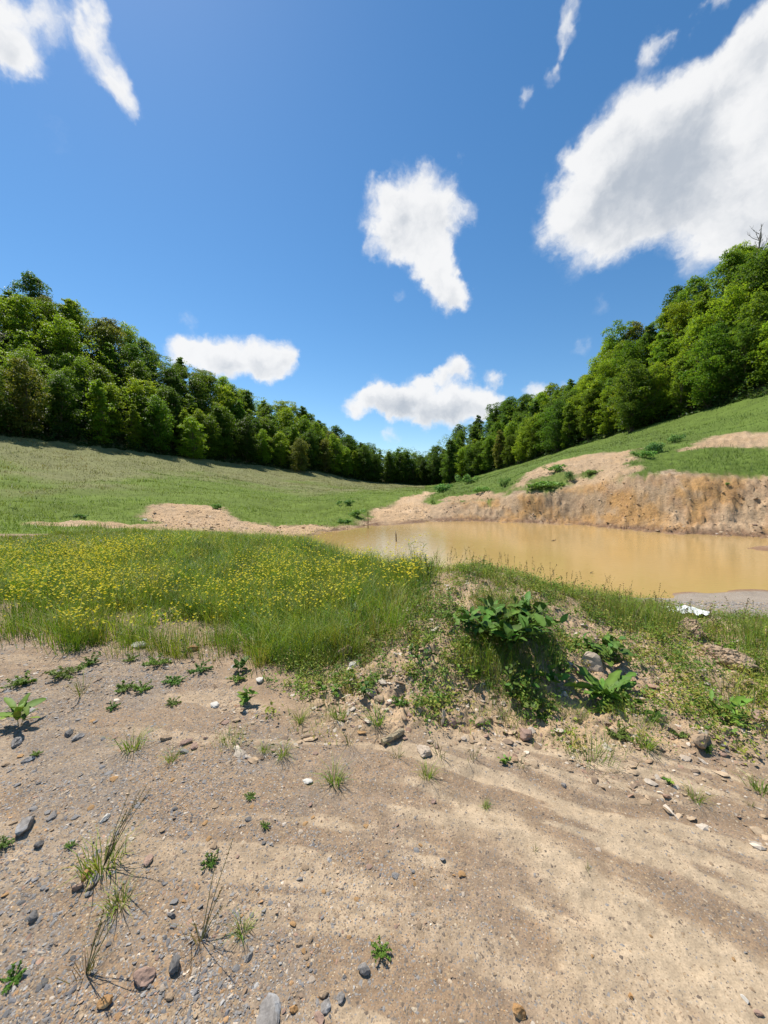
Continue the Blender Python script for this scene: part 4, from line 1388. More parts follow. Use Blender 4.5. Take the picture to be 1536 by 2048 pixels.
tag(link('flower_stems', mesh('flower_stems', V, T, c), M['grass']), 'thin green stems of the yellow meadow flowers', 'flower stems', kind='stuff')
print('flowers', n)

# --- mound: mats of small leaves, thin grass, seed stalks on the crest
def mound_cover(x, y):
    th, r = np.arctan2(x, y), np.hypot(x, y)
    u = np.tan(th) * F_PX + CX
    t = (r / feat(0, th) - 1) / (feat(2, th) / feat(0, th) - 1)
    d = smooth01(-.06, .12, t) * (1 - smooth01(1.25, 1.5, t)) * smooth01(470, 640, u)
    return d, t, u


x, y = polar_points(g, 8800, 430, 1950, 2.2, 6.6, .9)
d, t, u = mound_cover(x, y)
nz = fbm(x * 2.6, y * 2.6, 163, 4, .6)
barez = np.exp(-(((u - 780) / 120) ** 2 + ((t - .62) / .30) ** 2)) + np.exp(-(((u - 870) / 60) ** 2 + ((t - .85) / .2) ** 2)) + .8 * np.exp(-(((u - 1440) / 80) ** 2 + ((t - .75) / .3) ** 2)) + .5 * np.exp(-((t - 0.02) / .12) ** 2)
wgt = d * smooth01(.38, .56, nz - .10 * np.exp(-(t / .3) ** 2) + .05 * smooth01(.3, .6, t)) * np.clip(1 - .7 * barez, .12, 1)
keep = g.random(len(x)) < wgt
cx_, cy_ = x[keep], y[keep]
m = len(cx_); K = 34
cr = g.uniform(.03, .10, m)
cxr = (cx_[:, None] + g.normal(0, 1, (m, K)) * cr[:, None] * .7).ravel(); cyr = (cy_[:, None] + g.normal(0, 1, (m, K)) * cr[:, None] * .7).ravel()
n = len(cxr)
hz = np.abs(g.normal(0, 1, n)) * np.repeat(cr, K) * .75
P = np.stack([cxr, cyr, ground_z(cxr, cyr) + .006 + hz], 1)
nn = g.normal(0, .5, (n, 3)) + [0, -.15, 1]; nn /= np.linalg.norm(nn, axis=1)[:, None]
L = g.uniform(.010, .030, n) * np.repeat(g.uniform(.6, 1.4, m), K)
base = pick([(.165, .26, .032), (.13, .23, .04), (.26, .30, .05), (.10, .19, .03), (.33, .30, .07)], m, g, .1)
V, T, c = leaf_cards(P, nn, L, L * g.uniform(.35, .7, n), np.repeat(base, K, 0) * g.uniform(.75, 1.3, (n, 1)), g)
tag(link('ground_cover', mesh('ground_cover', V, T, c), M['plant']), 'mats of small leafy weeds creeping over the earth mound', 'ground cover', kind='stuff')
print('cover', n)
x, y = polar_points(g, 104000, 430, 1950, 2.2, 6.4, .9)
d, t, u = mound_cover(x, y)
nz = fbm(x * 1.9, y * 1.9, 167, 4, .6)
gpat = np.exp(-(((u - 1010) / 85) ** 2 + ((t - .5) / .40) ** 2)) + np.exp(-(((u - 1290) / 130) ** 2 + ((t - .95) / .22) ** 2)) + .8 * np.exp(-(((u - 1520) / 50) ** 2 + ((t - .8) / .4) ** 2)) + .6 * np.exp(-(((u - 640) / 60) ** 2 + ((t - .4) / .4) ** 2)) + .35 * smooth01(.75, 1.0, t)
keep = g.random(len(x)) < d * (0.50 * gpat + .20 * smooth01(.52, .66, nz)) * np.clip(1.1 - barez[0] * 0, 0, 1)
x, y = x[keep], y[keep]; n = len(x); t = t[keep]; gp = np.minimum(gpat[keep], 1)
h = (.05 + .20 * gp) * g.uniform(.5, 1.2, n)
cc = pick(GREENS + [(.16, .17, .05), (.22, .19, .08)], n, g)
V, T, c = blades(x, y, h, g.uniform(.0025, .005, n), g.uniform(.1, .8, n), cc, g)
tag(link('mound_grass', mesh('mound_grass', V, T, c), M['grass']), 'thin tufted grass on the flank and crest of the mound', 'grass', kind='stuff')
print('mound grass', n)


def seed_stalks(x, y, h, g, cs=(.22, .19, .09)):
    mb = MB(); n = len(x)
    lean = g.uniform(.05, .35, n); az = g.uniform(0, 6.28, n)
    V, T, c = blades(x, y, h, np.full(n, .0035), lean, pick([(.12, .14, .04), (.18, .16, .06)], n, g), g, droop=.1, az=az)
    mb.add(V, T, c)
    z = ground_z(x, y)
    for f in np.linspace(.72, 1.0, 5):
        k = f * h
        px, py, pz = x + np.cos(az) * lean * k * f, y + np.sin(az) * lean * k * f, z + k
        nn = g.normal(0, 1, (n, 3)); nn[:, 2] *= .2; nn /= np.linalg.norm(nn, axis=1)[:, None]
        V, T, c = leaf_cards(np.stack([px, py, pz], 1), nn, np.full(n, .028), np.full(n, .010), pick([cs, (.14, .11, .06)], n, g), g)
        mb.add(V, T, c)
    return mb


th = g.uniform(th_u(590), th_u(1560), 260)
r = feat(2, th) * g.uniform(.93, 1.10, len(th))
x, y = r * np.sin(th), r * np.cos(th)
tag(link('seed_stalks', seed_stalks(x, y, g.uniform(.14, .34, len(x)) * np.where(th < th_u(800), 1.3, 1), g).mesh('seed_stalks'), M['grass']), 'dry grass seed stalks along the crest before the water', 'grass', kind='stuff')

# --- far meadows: short tufts over the turf
x, y = polar_points(g, 205000, -330, 1850, 16, 178, 0.35)
tz = grid_value(turf, x, y) * (np.hypot(x, y) < feat(9, np.arctan2(x, y)))
keep = g.random(len(x)) < tz * (.35 + .65 * smooth01(.4, .6, fbm(x * .25, y * .25, 171, 4, .6)))
x, y = x[keep], y[keep]; n = len(x); r = np.hypot(x, y); th = np.arctan2(x, y)
leftm = th < th_u(850)
up = np.clip((r - feat(7, th)) / (feat(9, th) - feat(7, th)), 0, 1)
h = np.where(leftm, .24 + .1 * up, .26) * g.uniform(.5, 1.3, n) * (1 + .9 * smooth01(.62, .75, fbm(x * .35, y * .35, 173, 3)))
w = .016 * (r / 25) ** .9 * g.uniform(.8, 1.5, n)
ca, cb_ = pick([(.13, .20, .026), (.11, .18, .025), (.15, .21, .03)], n, g, .3), pick([(.16, .165, .062), (.135, .165, .045), (.16, .15, .075)], n, g, .3)
cr_ = pick([(.085, .145, .025), (.10, .155, .028)], n, g, .3)
sel = (g.random(n) < smooth01(.2, .7, up + (fbm(x * .1, y * .1, 109, 4) - .5) * .8))
cc = np.where(leftm[:, None], np.where(sel[:, None], cb_, ca), cr_)
cc = cc * (.72 + .62 * fbm(x * .22, y * .22, 175, 5, .65))[:, None] * np.stack([.7 + .6 * fbm(x * .09, y * .09, 177, 4), np.ones(n), np.ones(n)], 1)
V, T, c = blades(x, y, h * .8 * (.6 + .8 * fbm(x * .5, y * .5, 179, 3)), w, g.uniform(.2, .9, n), cc, g)
tag(link('meadow_grass', mesh('far_meadow_grass', V, T, c), M['grass']), 'short grass covering the meadow slopes on both sides of the valley', 'grass', kind='stuff')
print('far tufts', n)

# ------------------------------------------------------------------ single plants
def leaf_shape(Ln, Wd, droop=.5, fold=.25, wave=0.0, teeth=0, shape='ovate', seed=0, col=(.08, .16, .03)):
    """one leaf along +X from its stalk, folded on the midrib, arching down to the tip"""
    g = np.random.default_rng(seed)
    n = 9
    V, c = [], []
    for i in range(n):
        t = i / (n - 1)
        if shape == 'ovate': w = math.sin(math.pi * min(1, t * .96 + .04)) ** .8 * (1.25 - .55 * t)
        elif shape == 'long': w = math.sin(math.pi * (t * .93 + .05)) ** .55
        elif shape == 'round': w = math.sin(math.pi * (t * .94 + .03)) ** .5
        else: w = math.sin(math.pi * (t * .97 + .02)) ** 1.1
        if teeth: w *= 1 + .28 * (-1) ** i
        w *= Wd * .5
        x = Ln * (t - .10 * droop * t * t); z = Ln * (.35 * t * (1 - droop) - droop * .55 * t * t + .25 * t)
        wv = wave * Wd * math.sin(i * 2.2 + seed)
        V += [(x, w, z + fold * w + wv), (x, 0, z), (x, -w, z + fold * w - wv)]
        k = g.uniform(.88, 1.12)
        c += [np.array(col) * k, np.array(col) * 1.35, np.array(col) * k * g.uniform(.9, 1.1)]
    T = []
    for i in range(n - 1):
        a = i * 3
        T += [(a, a + 1, a + 4), (a, a + 4, a + 3), (a + 1, a + 2, a + 5), (a + 1, a + 5, a + 4)]
    # underside a hair below gives the leaf its thickness
    V = np.array(V); lo = V - [0, 0, .0012]
    T2 = np.array(T); T = np.concatenate([T2, T2[:, ::-1] + len(V)])
    return mesh('leaf', np.concatenate([V, lo]), T, np.array(c + c), True)


def set_leaf(pl, me, p, yaw, pitch, sc, roll=0.0):
    o = link('leaf', me, M['plant'], pl)
    o.location = p
    o.rotation_euler = (roll, -pitch, yaw)
    o.scale = (sc, sc, sc)
    return o


def stem_mesh(paths, rad, col):
    mb = MB()
    for p in paths:
        mb.add(*tube(p, np.linspace(rad, rad * .45, len(p)), 5), col)
    return mb.mesh('stem', True)


def rosette(u, v, label, n, Ln, Wd, shape, col, seed, cat='weed', name='rosette_weed', pitch=(.1, 1.0), wave=.06, teeth=0, droop=.55, group=None, lift=0.0):
    g = np.random.default_rng(seed)
    p = hit(u, v); p[2] += lift
    pl = empty(name, tuple(p), g.uniform(0, 6))
    tag(pl, label, cat, group)
    mes = [leaf_shape(Ln, Wd, droop * g.uniform(.6, 1.2), .25, wave, teeth, shape, seed * 10 + k, np.array(col) * g.uniform(.85, 1.2)) for k in range(4)]
    for i in range(n):
        set_leaf(pl, mes[i % 4], (0, 0, .005 + .01 * (i % 3)), i * 2.4 + g.normal(0, .4), g.uniform(*pitch), g.uniform(.45, 1.1), g.normal(0, .35))
    return pl


def bushy(u, v, label, stems, H, spread, per, Ln, Wd, col, seed, cat='weed', name='leafy_weed', shape='ovate', teeth=0, droop=.5, group=None, fold=.25, size_px=None):
    """stems with leaves set alternately along them"""
    g = np.random.default_rng(seed)
    p = hit(u, v)
    pl = empty(name, tuple(p), 0)
    tag(pl, label, cat, group)
    mes = [leaf_shape(Ln, Wd, droop * g.uniform(.6, 1.3), fold, .05, teeth, shape, seed * 10 + k, np.array(col) * g.uniform(.6, 1.25) * [g.uniform(.85, 1.3), 1, 1]) for k in range(7)]
    paths = []
    for s in range(stems):
        a = s * 2.4 + g.normal(0, .3); ln = g.uniform(.15, 1) ** .7 * spread if stems > 1 else spread * .1
        top = np.array([math.cos(a) * ln, math.sin(a) * ln, H * g.uniform(.65, 1.0) * (1.1 - .5 * ln / (spread + 1e-6))])
        b0 = np.array([math.cos(a), math.sin(a), 0]) * ln * .2
        pts = [b0, b0 * .6 + top * .35 + [0, 0, top[2] * .2], top]
        paths.append(np.array(pts))
        for i in range(per):
            t = .25 + .75 * (i + 1) / per
            q = (1 - t) ** 2 * pts[0] + 2 * t * (1 - t) * pts[1] + t * t * pts[2]
            set_leaf(pl, mes[(i + s) % 7], tuple(q), a + i * 2.2 + g.normal(0, .5), g.uniform(-.5, .6) + .4 * (t > .9), g.uniform(.45, 1.15) * (1.05 - .35 * (t > .85)), g.normal(0, .4))
    link('stem', stem_mesh(paths, max(.0025, H * .012), (.13, .17, .05)), M['plant'], pl)
    return pl


G1, G2, G3, GB = (.10, .20, .028), (.14, .24, .035), (.075, .155, .026), (.20, .27, .13)
bushy(1012, 1280, 'large bushy dark green plant with broad leaves on top of the mound', 26, .40, .50, 10, .165, .075, (.10, .20, .033), 1, 'plant', 'broadleaf_plant', droop=.6)
rosette(1212, 1398, 'dock plant with long wavy leaves at the foot of the mound on the right', 19, .34, .075, 'long', (.12, .22, .036), 2, 'plant', 'dock_plant', (-.15, .75), .18, 0, .85)
bushy(1205, 1322, 'leafy plant with oval leaves growing just above the long leaved dock', 10, .26, .26, 6, .125, .065, (.12, .23, .04), 3, 'plant', 'broadleaf_plant')
bushy(1030, 1392, 'dark nettle like weed on the mound slope below the large bushy plant', 9, .22, .20, 6, .065, .038, G3, 4, teeth=1)
bushy(838, 1318, 'dark green weed with feathery leaves on the middle of the mound', 7, .16, .18, 6, .075, .03, G3, 5, shape='lance', teeth=1)
rosette(1062, 1290, 'pale round leaves of a mallow beside the large bushy plant', 9, .10, .10, 'round', (.19, .27, .12), 6, 'plant', 'mallow_plant', (.1, .9), .03, droop=.3, lift=.06)
bushy(38, 1452, 'weed with long leaves standing alone at the left edge of the track', 3, .16, .09, 5, .15, .045, G2, 7, shape='long')
bushy(478, 1345, 'small dark leafy weed on the track left of the mound', 4, .12, .09, 5, .075, .045, G3, 8)
bushy(488, 1412, 'leafy weed with a light tip at the left foot of the mound', 4, .17, .08, 6, .075, .036, G2, 9)
bushy(1458, 1445, 'weed with star shaped bunches of pointed leaves at the right edge of the mound', 4, .17, .11, 6, .12, .042, G2, 10, shape='lance', droop=.35)
bushy(1090, 1370, 'leafy weed in the grass between the bushy plant and the pale boulder', 6, .16, .16, 6, .08, .045, G1, 27)
bushy(940, 1360, 'leafy weed low on the mound left of the grass bunches', 6, .14, .15, 6, .07, .04, G2, 28)
bushy(1060, 1420, 'bright weed with toothed leaves low on the mound near the upright stone', 4, .12, .10, 5, .06, .035, G2, 12, teeth=1)
rosette(712, 1232, 'silvery blue green leafy weed at the left shoulder of the mound', 16, .16, .06, 'ovate', (.22, .29, .17), 13, 'weed', 'silvery_weed', (.1, .9), .08, teeth=1)
bushy(792, 1166, 'dark upright thistle on the crest against the pond', 2, .38, .05, 12, .10, .03, (.07, .14, .03), 14, 'thistle', 'thistle', shape='lance', teeth=1, droop=.3)
bushy(868, 1408, 'small green weed among stones in the middle foot of the mound', 3, .08, .06, 5, .05, .03, G2, 15)
bushy(660, 1390, 'green weed creeping among the clods left of the mound centre', 5, .10, .11, 6, .05, .03, G2, 16)
bushy(730, 1395, 'tuft of dark green leaves under the yellowish weeds of the mound', 5, .12, .09, 6, .05, .028, G3, 17)
bushy(1130, 1350, 'leafy weed between the pale boulder and the grass of the mound', 4, .10, .09, 5, .05, .03, G2, 18)
bushy(1010, 1528, 'tiny round green weed on the bare silt of the track', 4, .035, .035, 4, .03, .02, G2, 19)
bushy(1338, 1570, 'tiny leafy seedling on the smooth silt near the right edge', 2, .03, .02, 4, .035, .018, G2, 20)
bushy(1300, 1440, 'low weed between the dock plant and the right grass clump', 4, .12, .10, 5, .06, .03, G3, 21)
bushy(555, 1210, 'dark leafy weed standing in the middle of the flower meadow', 5, .30, .18, 6, .10, .04, G3, 22)
bushy(330, 1240, 'dark green herb at the bare gap of the flower meadow', 5, .16, .15, 6, .07, .035, G3, 23)
bushy(200, 1110, 'tall leafy weed at the back left of the flower meadow', 6, .50, .30, 6, .14, .06, G1, 24)
bushy(310, 1105, 'tall dark weed at the back of the flower meadow', 6, .45, .28, 6, .14, .06, G3, 25)

def tall_weed(u, v, H, label, seed):
    g = np.random.default_rng(seed)
    p = hit(u, v); pl = empty('tall_weed', tuple(p), 0); tag(pl, label, 'weed')
    paths = []; me = [leaf_shape(.07, .014, .6, .2, .1, 0, 'lance', seed + k, (.12, .19, .04)) for k in range(2)]
    for s in range(6):
        a = g.uniform(0, 6.28); top = np.array([math.cos(a) * .22, math.sin(a) * .22, 1]) * H * g.uniform(.6, 1)
        pts = [np.zeros(3), top * .5 + [0, 0, .06 * H], top]
        paths.append(pts)
        for i in range(9):
            t = .2 + .8 * i / 8; q = pts[1] * 2 * t * (1 - t) + pts[2] * t * t
            set_leaf(pl, me[i % 2], tuple(q), g.uniform(0, 6.28), g.uniform(-.3, .8), g.uniform(.6, 1.3))
    link('stem', stem_mesh(paths, .004, (.15, .17, .06)), M['plant'], pl)


tall_weed(832, 1165, .52, 'wispy branching weed rising above the mound against the water', 31)
tall_weed(618, 1118, .62, 'tall thin weed before the left end of the pond', 32)
tall_weed(860, 1165, .34, 'shorter bushy weed right of the wispy one on the crest', 33)


def fern_weed(u, v, w_px, label, seed, col=G2, group='small weeds on the track'):
    """a flat little weed of many narrow leaflets"""
    g = np.random.default_rng(seed)
    p = hit(u, v); sc = w_px * px_m(p) * 1.1
    mb = MB()
    for s in range(11):
        a = s * 2.4; ln = sc * .5 * g.uniform(.6, 1.1); el = g.uniform(.15, .9)
        d = np.array([math.cos(a) * math.cos(el), math.sin(a) * math.cos(el), math.sin(el)])
        pts = [np.zeros(3), d * ln * .6, d * ln + [0, 0, -ln * .12]]
        mb.add(*tube(pts, [.0016, .0013, .0008], 4), np.array(col) * .9)
        m = 18
        t = np.linspace(.2, 1, m)[:, None]
        q = pts[1] * 2 * t * (1 - t) + pts[2] * t * t + g.normal(0, .05 * ln, (m, 3)) + [0, 0, .003]
        nn = g.normal(0, .4, (m, 3)) + [0, 0, 1]; nn /= np.linalg.norm(nn, axis=1)[:, None]
        L = np.full(m, sc * .13) * g.uniform(.7, 1.3, m)
        mb.add(*leaf_cards(q, nn, L, L * .42, pick([col, np.array(col) * .8], m, g), g))
    o = link('small_weed', mb.mesh('small_weed'), M['plant'])
    o.location = p
    tag(o, label, 'weed', group)


for i, (u, v, w, lab) in enumerate([
        (315, 1330, 58, 'feathery green weed on the track below the meadow grass'), (402, 1343, 46, 'round feathery weed between two others on the track'),
        (125, 1352, 66, 'spreading green weed on the left of the track'), (45, 1370, 60, 'low flat weed near the left edge of the gravel'),
        (180, 1330, 48, 'low pale weed close to the meadow edge on the left'), (250, 1380, 48, 'small weed next to a greyish one on the track'),
        (285, 1380, 44, 'greyish green weed in the middle of the left track'), (345, 1366, 46, 'slanting low weed on the purple grey gravel'),
        (345, 1408, 34, 'sparse light green weed right of the grass tuft'), (475, 1362, 40, 'pale weed directly below the small dark leafy one'),
        (225, 1418, 30, 'faint weed among yellow stones on the left track'), (262, 1322, 34, 'small weed by the pale stones under the meadow'),
        (762, 1908, 46, 'feathery green weed alone near the bottom of the photo'), (422, 1728, 42, 'low grey green weed on gravel in the lower left'),
        (500, 1595, 26, 'tiny weed at the middle of the gravelly track'), (530, 1655, 22, 'faint small weed on the gravel left of centre'),
        (28, 1960, 52, 'mossy light green weed at the lower left corner'), (8, 1692, 40, 'mossy weed cut by the left picture edge'),
        (72, 1512, 26, 'small weed beside the blue grey stone on the left'), (140, 1695, 22, 'small weed in the pale silt right of the slab'),
        (1235, 1478, 60, 'low leafy weed at the edge of silt below the dock'), (1085, 1440, 40, 'small weed near the pinkish stone'),
        (1410, 1500, 36, 'tiny weed on clay at the right foot of the mound'), (1360, 1475, 34, 'small weed below the right grass clump'),
        (960, 1450, 40, 'yellow green weed right of the upright stone'), (800, 1410, 44, 'yellowish weed above the wooden stake piece')]):
    fern_weed(u, v, w, lab, 400 + i, [G2, G1, (.16, .23, .05)][i % 3])


def grass_tuft(u, v, w_px, kind, label, seed, group='grass tufts on the track'):
    g = np.random.default_rng(seed)
    p = hit(u, v); sc = w_px * px_m(p) * (1.12 if kind in ('tuft', 'tall', 'dry') else 1.0)
    n = {'tuft': 60, 'lush': 150, 'tall': 80, 'dry': 22, 'sparse': 16, 'clump': 150}[kind]
    r0 = sc * {'tuft': .07, 'lush': .22, 'tall': .10, 'dry': .06, 'sparse': .05, 'clump': .26}[kind]
    x, y = g.normal(0, 1, n) * r0, g.normal(0, 1, n) * r0
    h = sc * {'tuft': .42, 'lush': .40, 'tall': .42, 'dry': .5, 'sparse': .5, 'clump': .62}[kind] * g.uniform(.5, 1.1, n)
    lean = g.uniform(.2, 1.25, n) if kind in ('tuft', 'dry', 'sparse') else g.uniform(.1, .9, n) if kind != 'clump' else g.uniform(.05, .4, n)
    cols = {'dry': [(.26, .20, .10), (.18, .16, .06), (.22, .13, .07)], 'sparse': [(.15, .18, .05), (.20, .17, .08)]}.get(kind, GREENS + [(.22, .22, .07)])
    a = np.arctan2(y, x) + g.normal(0, .6, n)
    mb = MB()
    V, T, c = blades(x, y, h, np.maximum(.0020, sc * (.008 if kind in ('clump', 'lush') else .014)) * g.uniform(.7, 1.3, n), lean, pick(cols, n, g), g, z=np.zeros(n) - .004, az=a, droop=.45)
    mb.add(V, T, c)
    if kind in ('tall', 'dry'):
        m = 6 if kind == 'tall' else 4
        for k in range(m):
            az = g.uniform(-.6, 1.6); L = sc * g.uniform(.8, 1.25); ln = g.uniform(.25, .6)
            tip = np.array([math.cos(az) * ln, math.sin(az) * ln, .9]) * L
            mb.add(*tube([np.zeros(3), tip * .5 + [0, 0, .05 * L], tip], [.0018, .0014, .0009], 4), (.16, .16, .06))
            for f in np.linspace(.75, 1, 6):
                q = tip * f; nn = g.normal(0, 1, (1, 3)); nn /= np.linalg.norm(nn)
                mb.add(*leaf_cards(q[None], nn, np.array([.014]), np.array([.005]), np.array([[.17, .14, .07]]), g))
    o = link('grass_tuft', mb.mesh('grass_tuft'), M['grass'])
    o.location = p
    tag(o, label, 'grass tuft', group)


for i, (u, v, w, k, lab) in enumerate([
        (205, 1738, 130, 'tall', 'tall grass tuft with seed stalks right of the grey slab'), (240, 1812, 100, 'tuft', 'sprawling grass tuft just below the tall one'),
        (487, 1865, 78, 'tuft', 'short spiky grass tuft at the lower left centre'), (402, 1884, 110, 'dry', 'dry grass stalks above the dark broken rock'),
        (172, 1950, 120, 'dry', 'withered reddish grass at the bottom left'), (265, 1500, 90, 'tuft', 'thin star of grass in the middle of the left track'),
        (345, 1522, 56, 'tuft', 'compact short grass tuft left of the stones'), (462, 1482, 66, 'lush', 'round grass tuft on the gravel left of the mound'),
        (668, 1566, 92, 'tuft', 'dark spiky grass tuft below the wooden stake piece'), (855, 1556, 72, 'tuft', 'dark spiky grass tuft on pale silt right of centre'),
        (566, 1512, 62, 'tuft', 'grass tuft left of the wooden stake piece'), (530, 1503, 44, 'tuft', 'smaller grass tuft beside another one'),
        (1185, 1512, 120, 'lush', 'large fresh green grass patch on the silt'), (1392, 1600, 62, 'tuft', 'lone dark grass tuft on smooth brown silt'),
        (1522, 1584, 80, 'tuft', 'grass tuft cut by the right picture edge'), (1502, 1612, 36, 'sparse', 'small grass sprig under the tuft at the right edge'),
        (878, 1512, 90, 'sparse', 'slender upright grass beside the square pale stone'), (795, 1515, 80, 'sparse', 'thin grass right of the wooden stake piece'),
        (700, 1488, 80, 'sparse', 'thin grass left of the wooden stake piece'), (755, 1448, 84, 'tuft', 'grass tuft above the wooden stake piece'),
        (678, 1440, 66, 'tuft', 'grass tuft at the stony foot of the mound'), (602, 1442, 62, 'tuft', 'grass tuft at the left foot of the mound'),
        (948, 1520, 70, 'sparse', 'thin grass blades on the pale silt fan'), (1042, 1535, 60, 'sparse', 'sparse grass at the edge of the silt fan'),
        (1148, 1428, 76, 'lush', 'grass tuft below the round pale stone'), (1275, 1442, 110, 'lush', 'dense grass right of the dock plant'),
        (1292, 1496, 80, 'tuft', 'grass tuft below the dense grass right of the dock'), (1462, 1395, 150, 'lush', 'dark dense grass clump on the right of the mound'),
        (165, 1388, 110, 'sparse', 'wide thin grass on the left gravel'), (1070, 1702, 26, 'sparse', 'tiny grass sprig on the silt right of centre'),
        (1175, 1738, 34, 'sparse', 'tiny leaning grass sprig on the streaky silt'), (972, 1616, 28, 'tuft', 'tiny dark grass tuft on the runoff channel'),
        (1085, 1405, 80, 'lush', 'grass clump on the mound next to the round pale stone'), (985, 1345, 100, 'clump', 'tall thin grass bunch below the large bushy plant'), (1048, 1335, 90, 'lush', 'grass bunch in the shade under the right of the bushy plant'), (1005, 1320, 100, 'lush', 'grass bunch right under the leaves of the bushy plant'), (958, 1300, 90, 'lush', 'grass bunch at the left foot of the bushy plant'), (1085, 1310, 90, 'clump', 'grass bunch right of the bushy plant on the slope'),
        (930, 1320, 90, 'clump', 'tall thin grass bunch left of the large bushy plant'), (1530, 1310, 130, 'clump', 'tall grass clump cut by the right picture edge'),
        (1240, 1240, 80, 'clump', 'tall grass on the crest before the pond right of the mound top'), (1310, 1250, 95, 'clump', 'tall grass on the crest left of the earth clods'),
        (1255, 1505, 60, 'sparse', 'thin grass right of the fresh green patch'), (1480, 1500, 50, 'sparse', 'sparse grass below the star leaved weed')]):
    grass_tuft(u, v, w, k, lab, 500 + i, 'grass tufts on the track and mound')
for i, (u, v, w, lab) in enumerate([
        (130, 1282, 110, 'tall grass clump at the front left edge of the meadow'), (262, 1300, 90, 'yellowish grass clump on the front edge of the meadow'),
        (440, 1290, 100, 'tall grass clump right of the gap in the meadow front'), (478, 1298, 100, 'tallest grass clump of the meadow front edge'),
        (568, 1290, 96, 'grass clump at the right end of the meadow front'), (340, 1298, 70, 'low grass clump in the gap of the meadow front'),
        (60, 1262, 80, 'grass clump at the far left of the meadow front'), (640, 1290, 90, 'grass clump between the meadow and the mound')]):
    grass_tuft(u, v, w, 'clump', lab, 600 + i, 'tall grass clumps along the meadow front')


# ------------------------------------------------------------------ single rocks
def rock(u, v, w_px, aspect, flat, mat, label, seed, sub=2, rz=None, sink=.3, name='rock', cat='rock', group=None, tilt=(0, 0), cuts=9):
    g = np.random.default_rng(seed)
    p = hit(u, v); sc = w_px * px_m(p) * .5
    V, T = stone_shape(g, sub, 1.0, cuts)
    V = V * np.array([1, aspect, flat])
    V *= (1 + .10 * (fbm(V[:, 0] * 3 + 9, V[:, 1] * 3 + V[:, 2] * 2, seed, 3) - .5))[:, None]
    if mat == 'clod':
        V *= (1 + .75 * (fbm(V[:, 0] * 2.6 + 9, V[:, 1] * 2.6 + V[:, 2] * 3.1, seed, 5, .68) - .5))[:, None]
    o = link(name, mesh(name, V * sc, T, None, False), M[mat])
    o.rotation_euler = (tilt[0], tilt[1], g.uniform(0, 6.28) if rz is None else rz)
    o.location = (p[0], p[1], p[2] + sc * flat * (1 - 2 * sink))
    tag(o, label, cat, group)
    return o


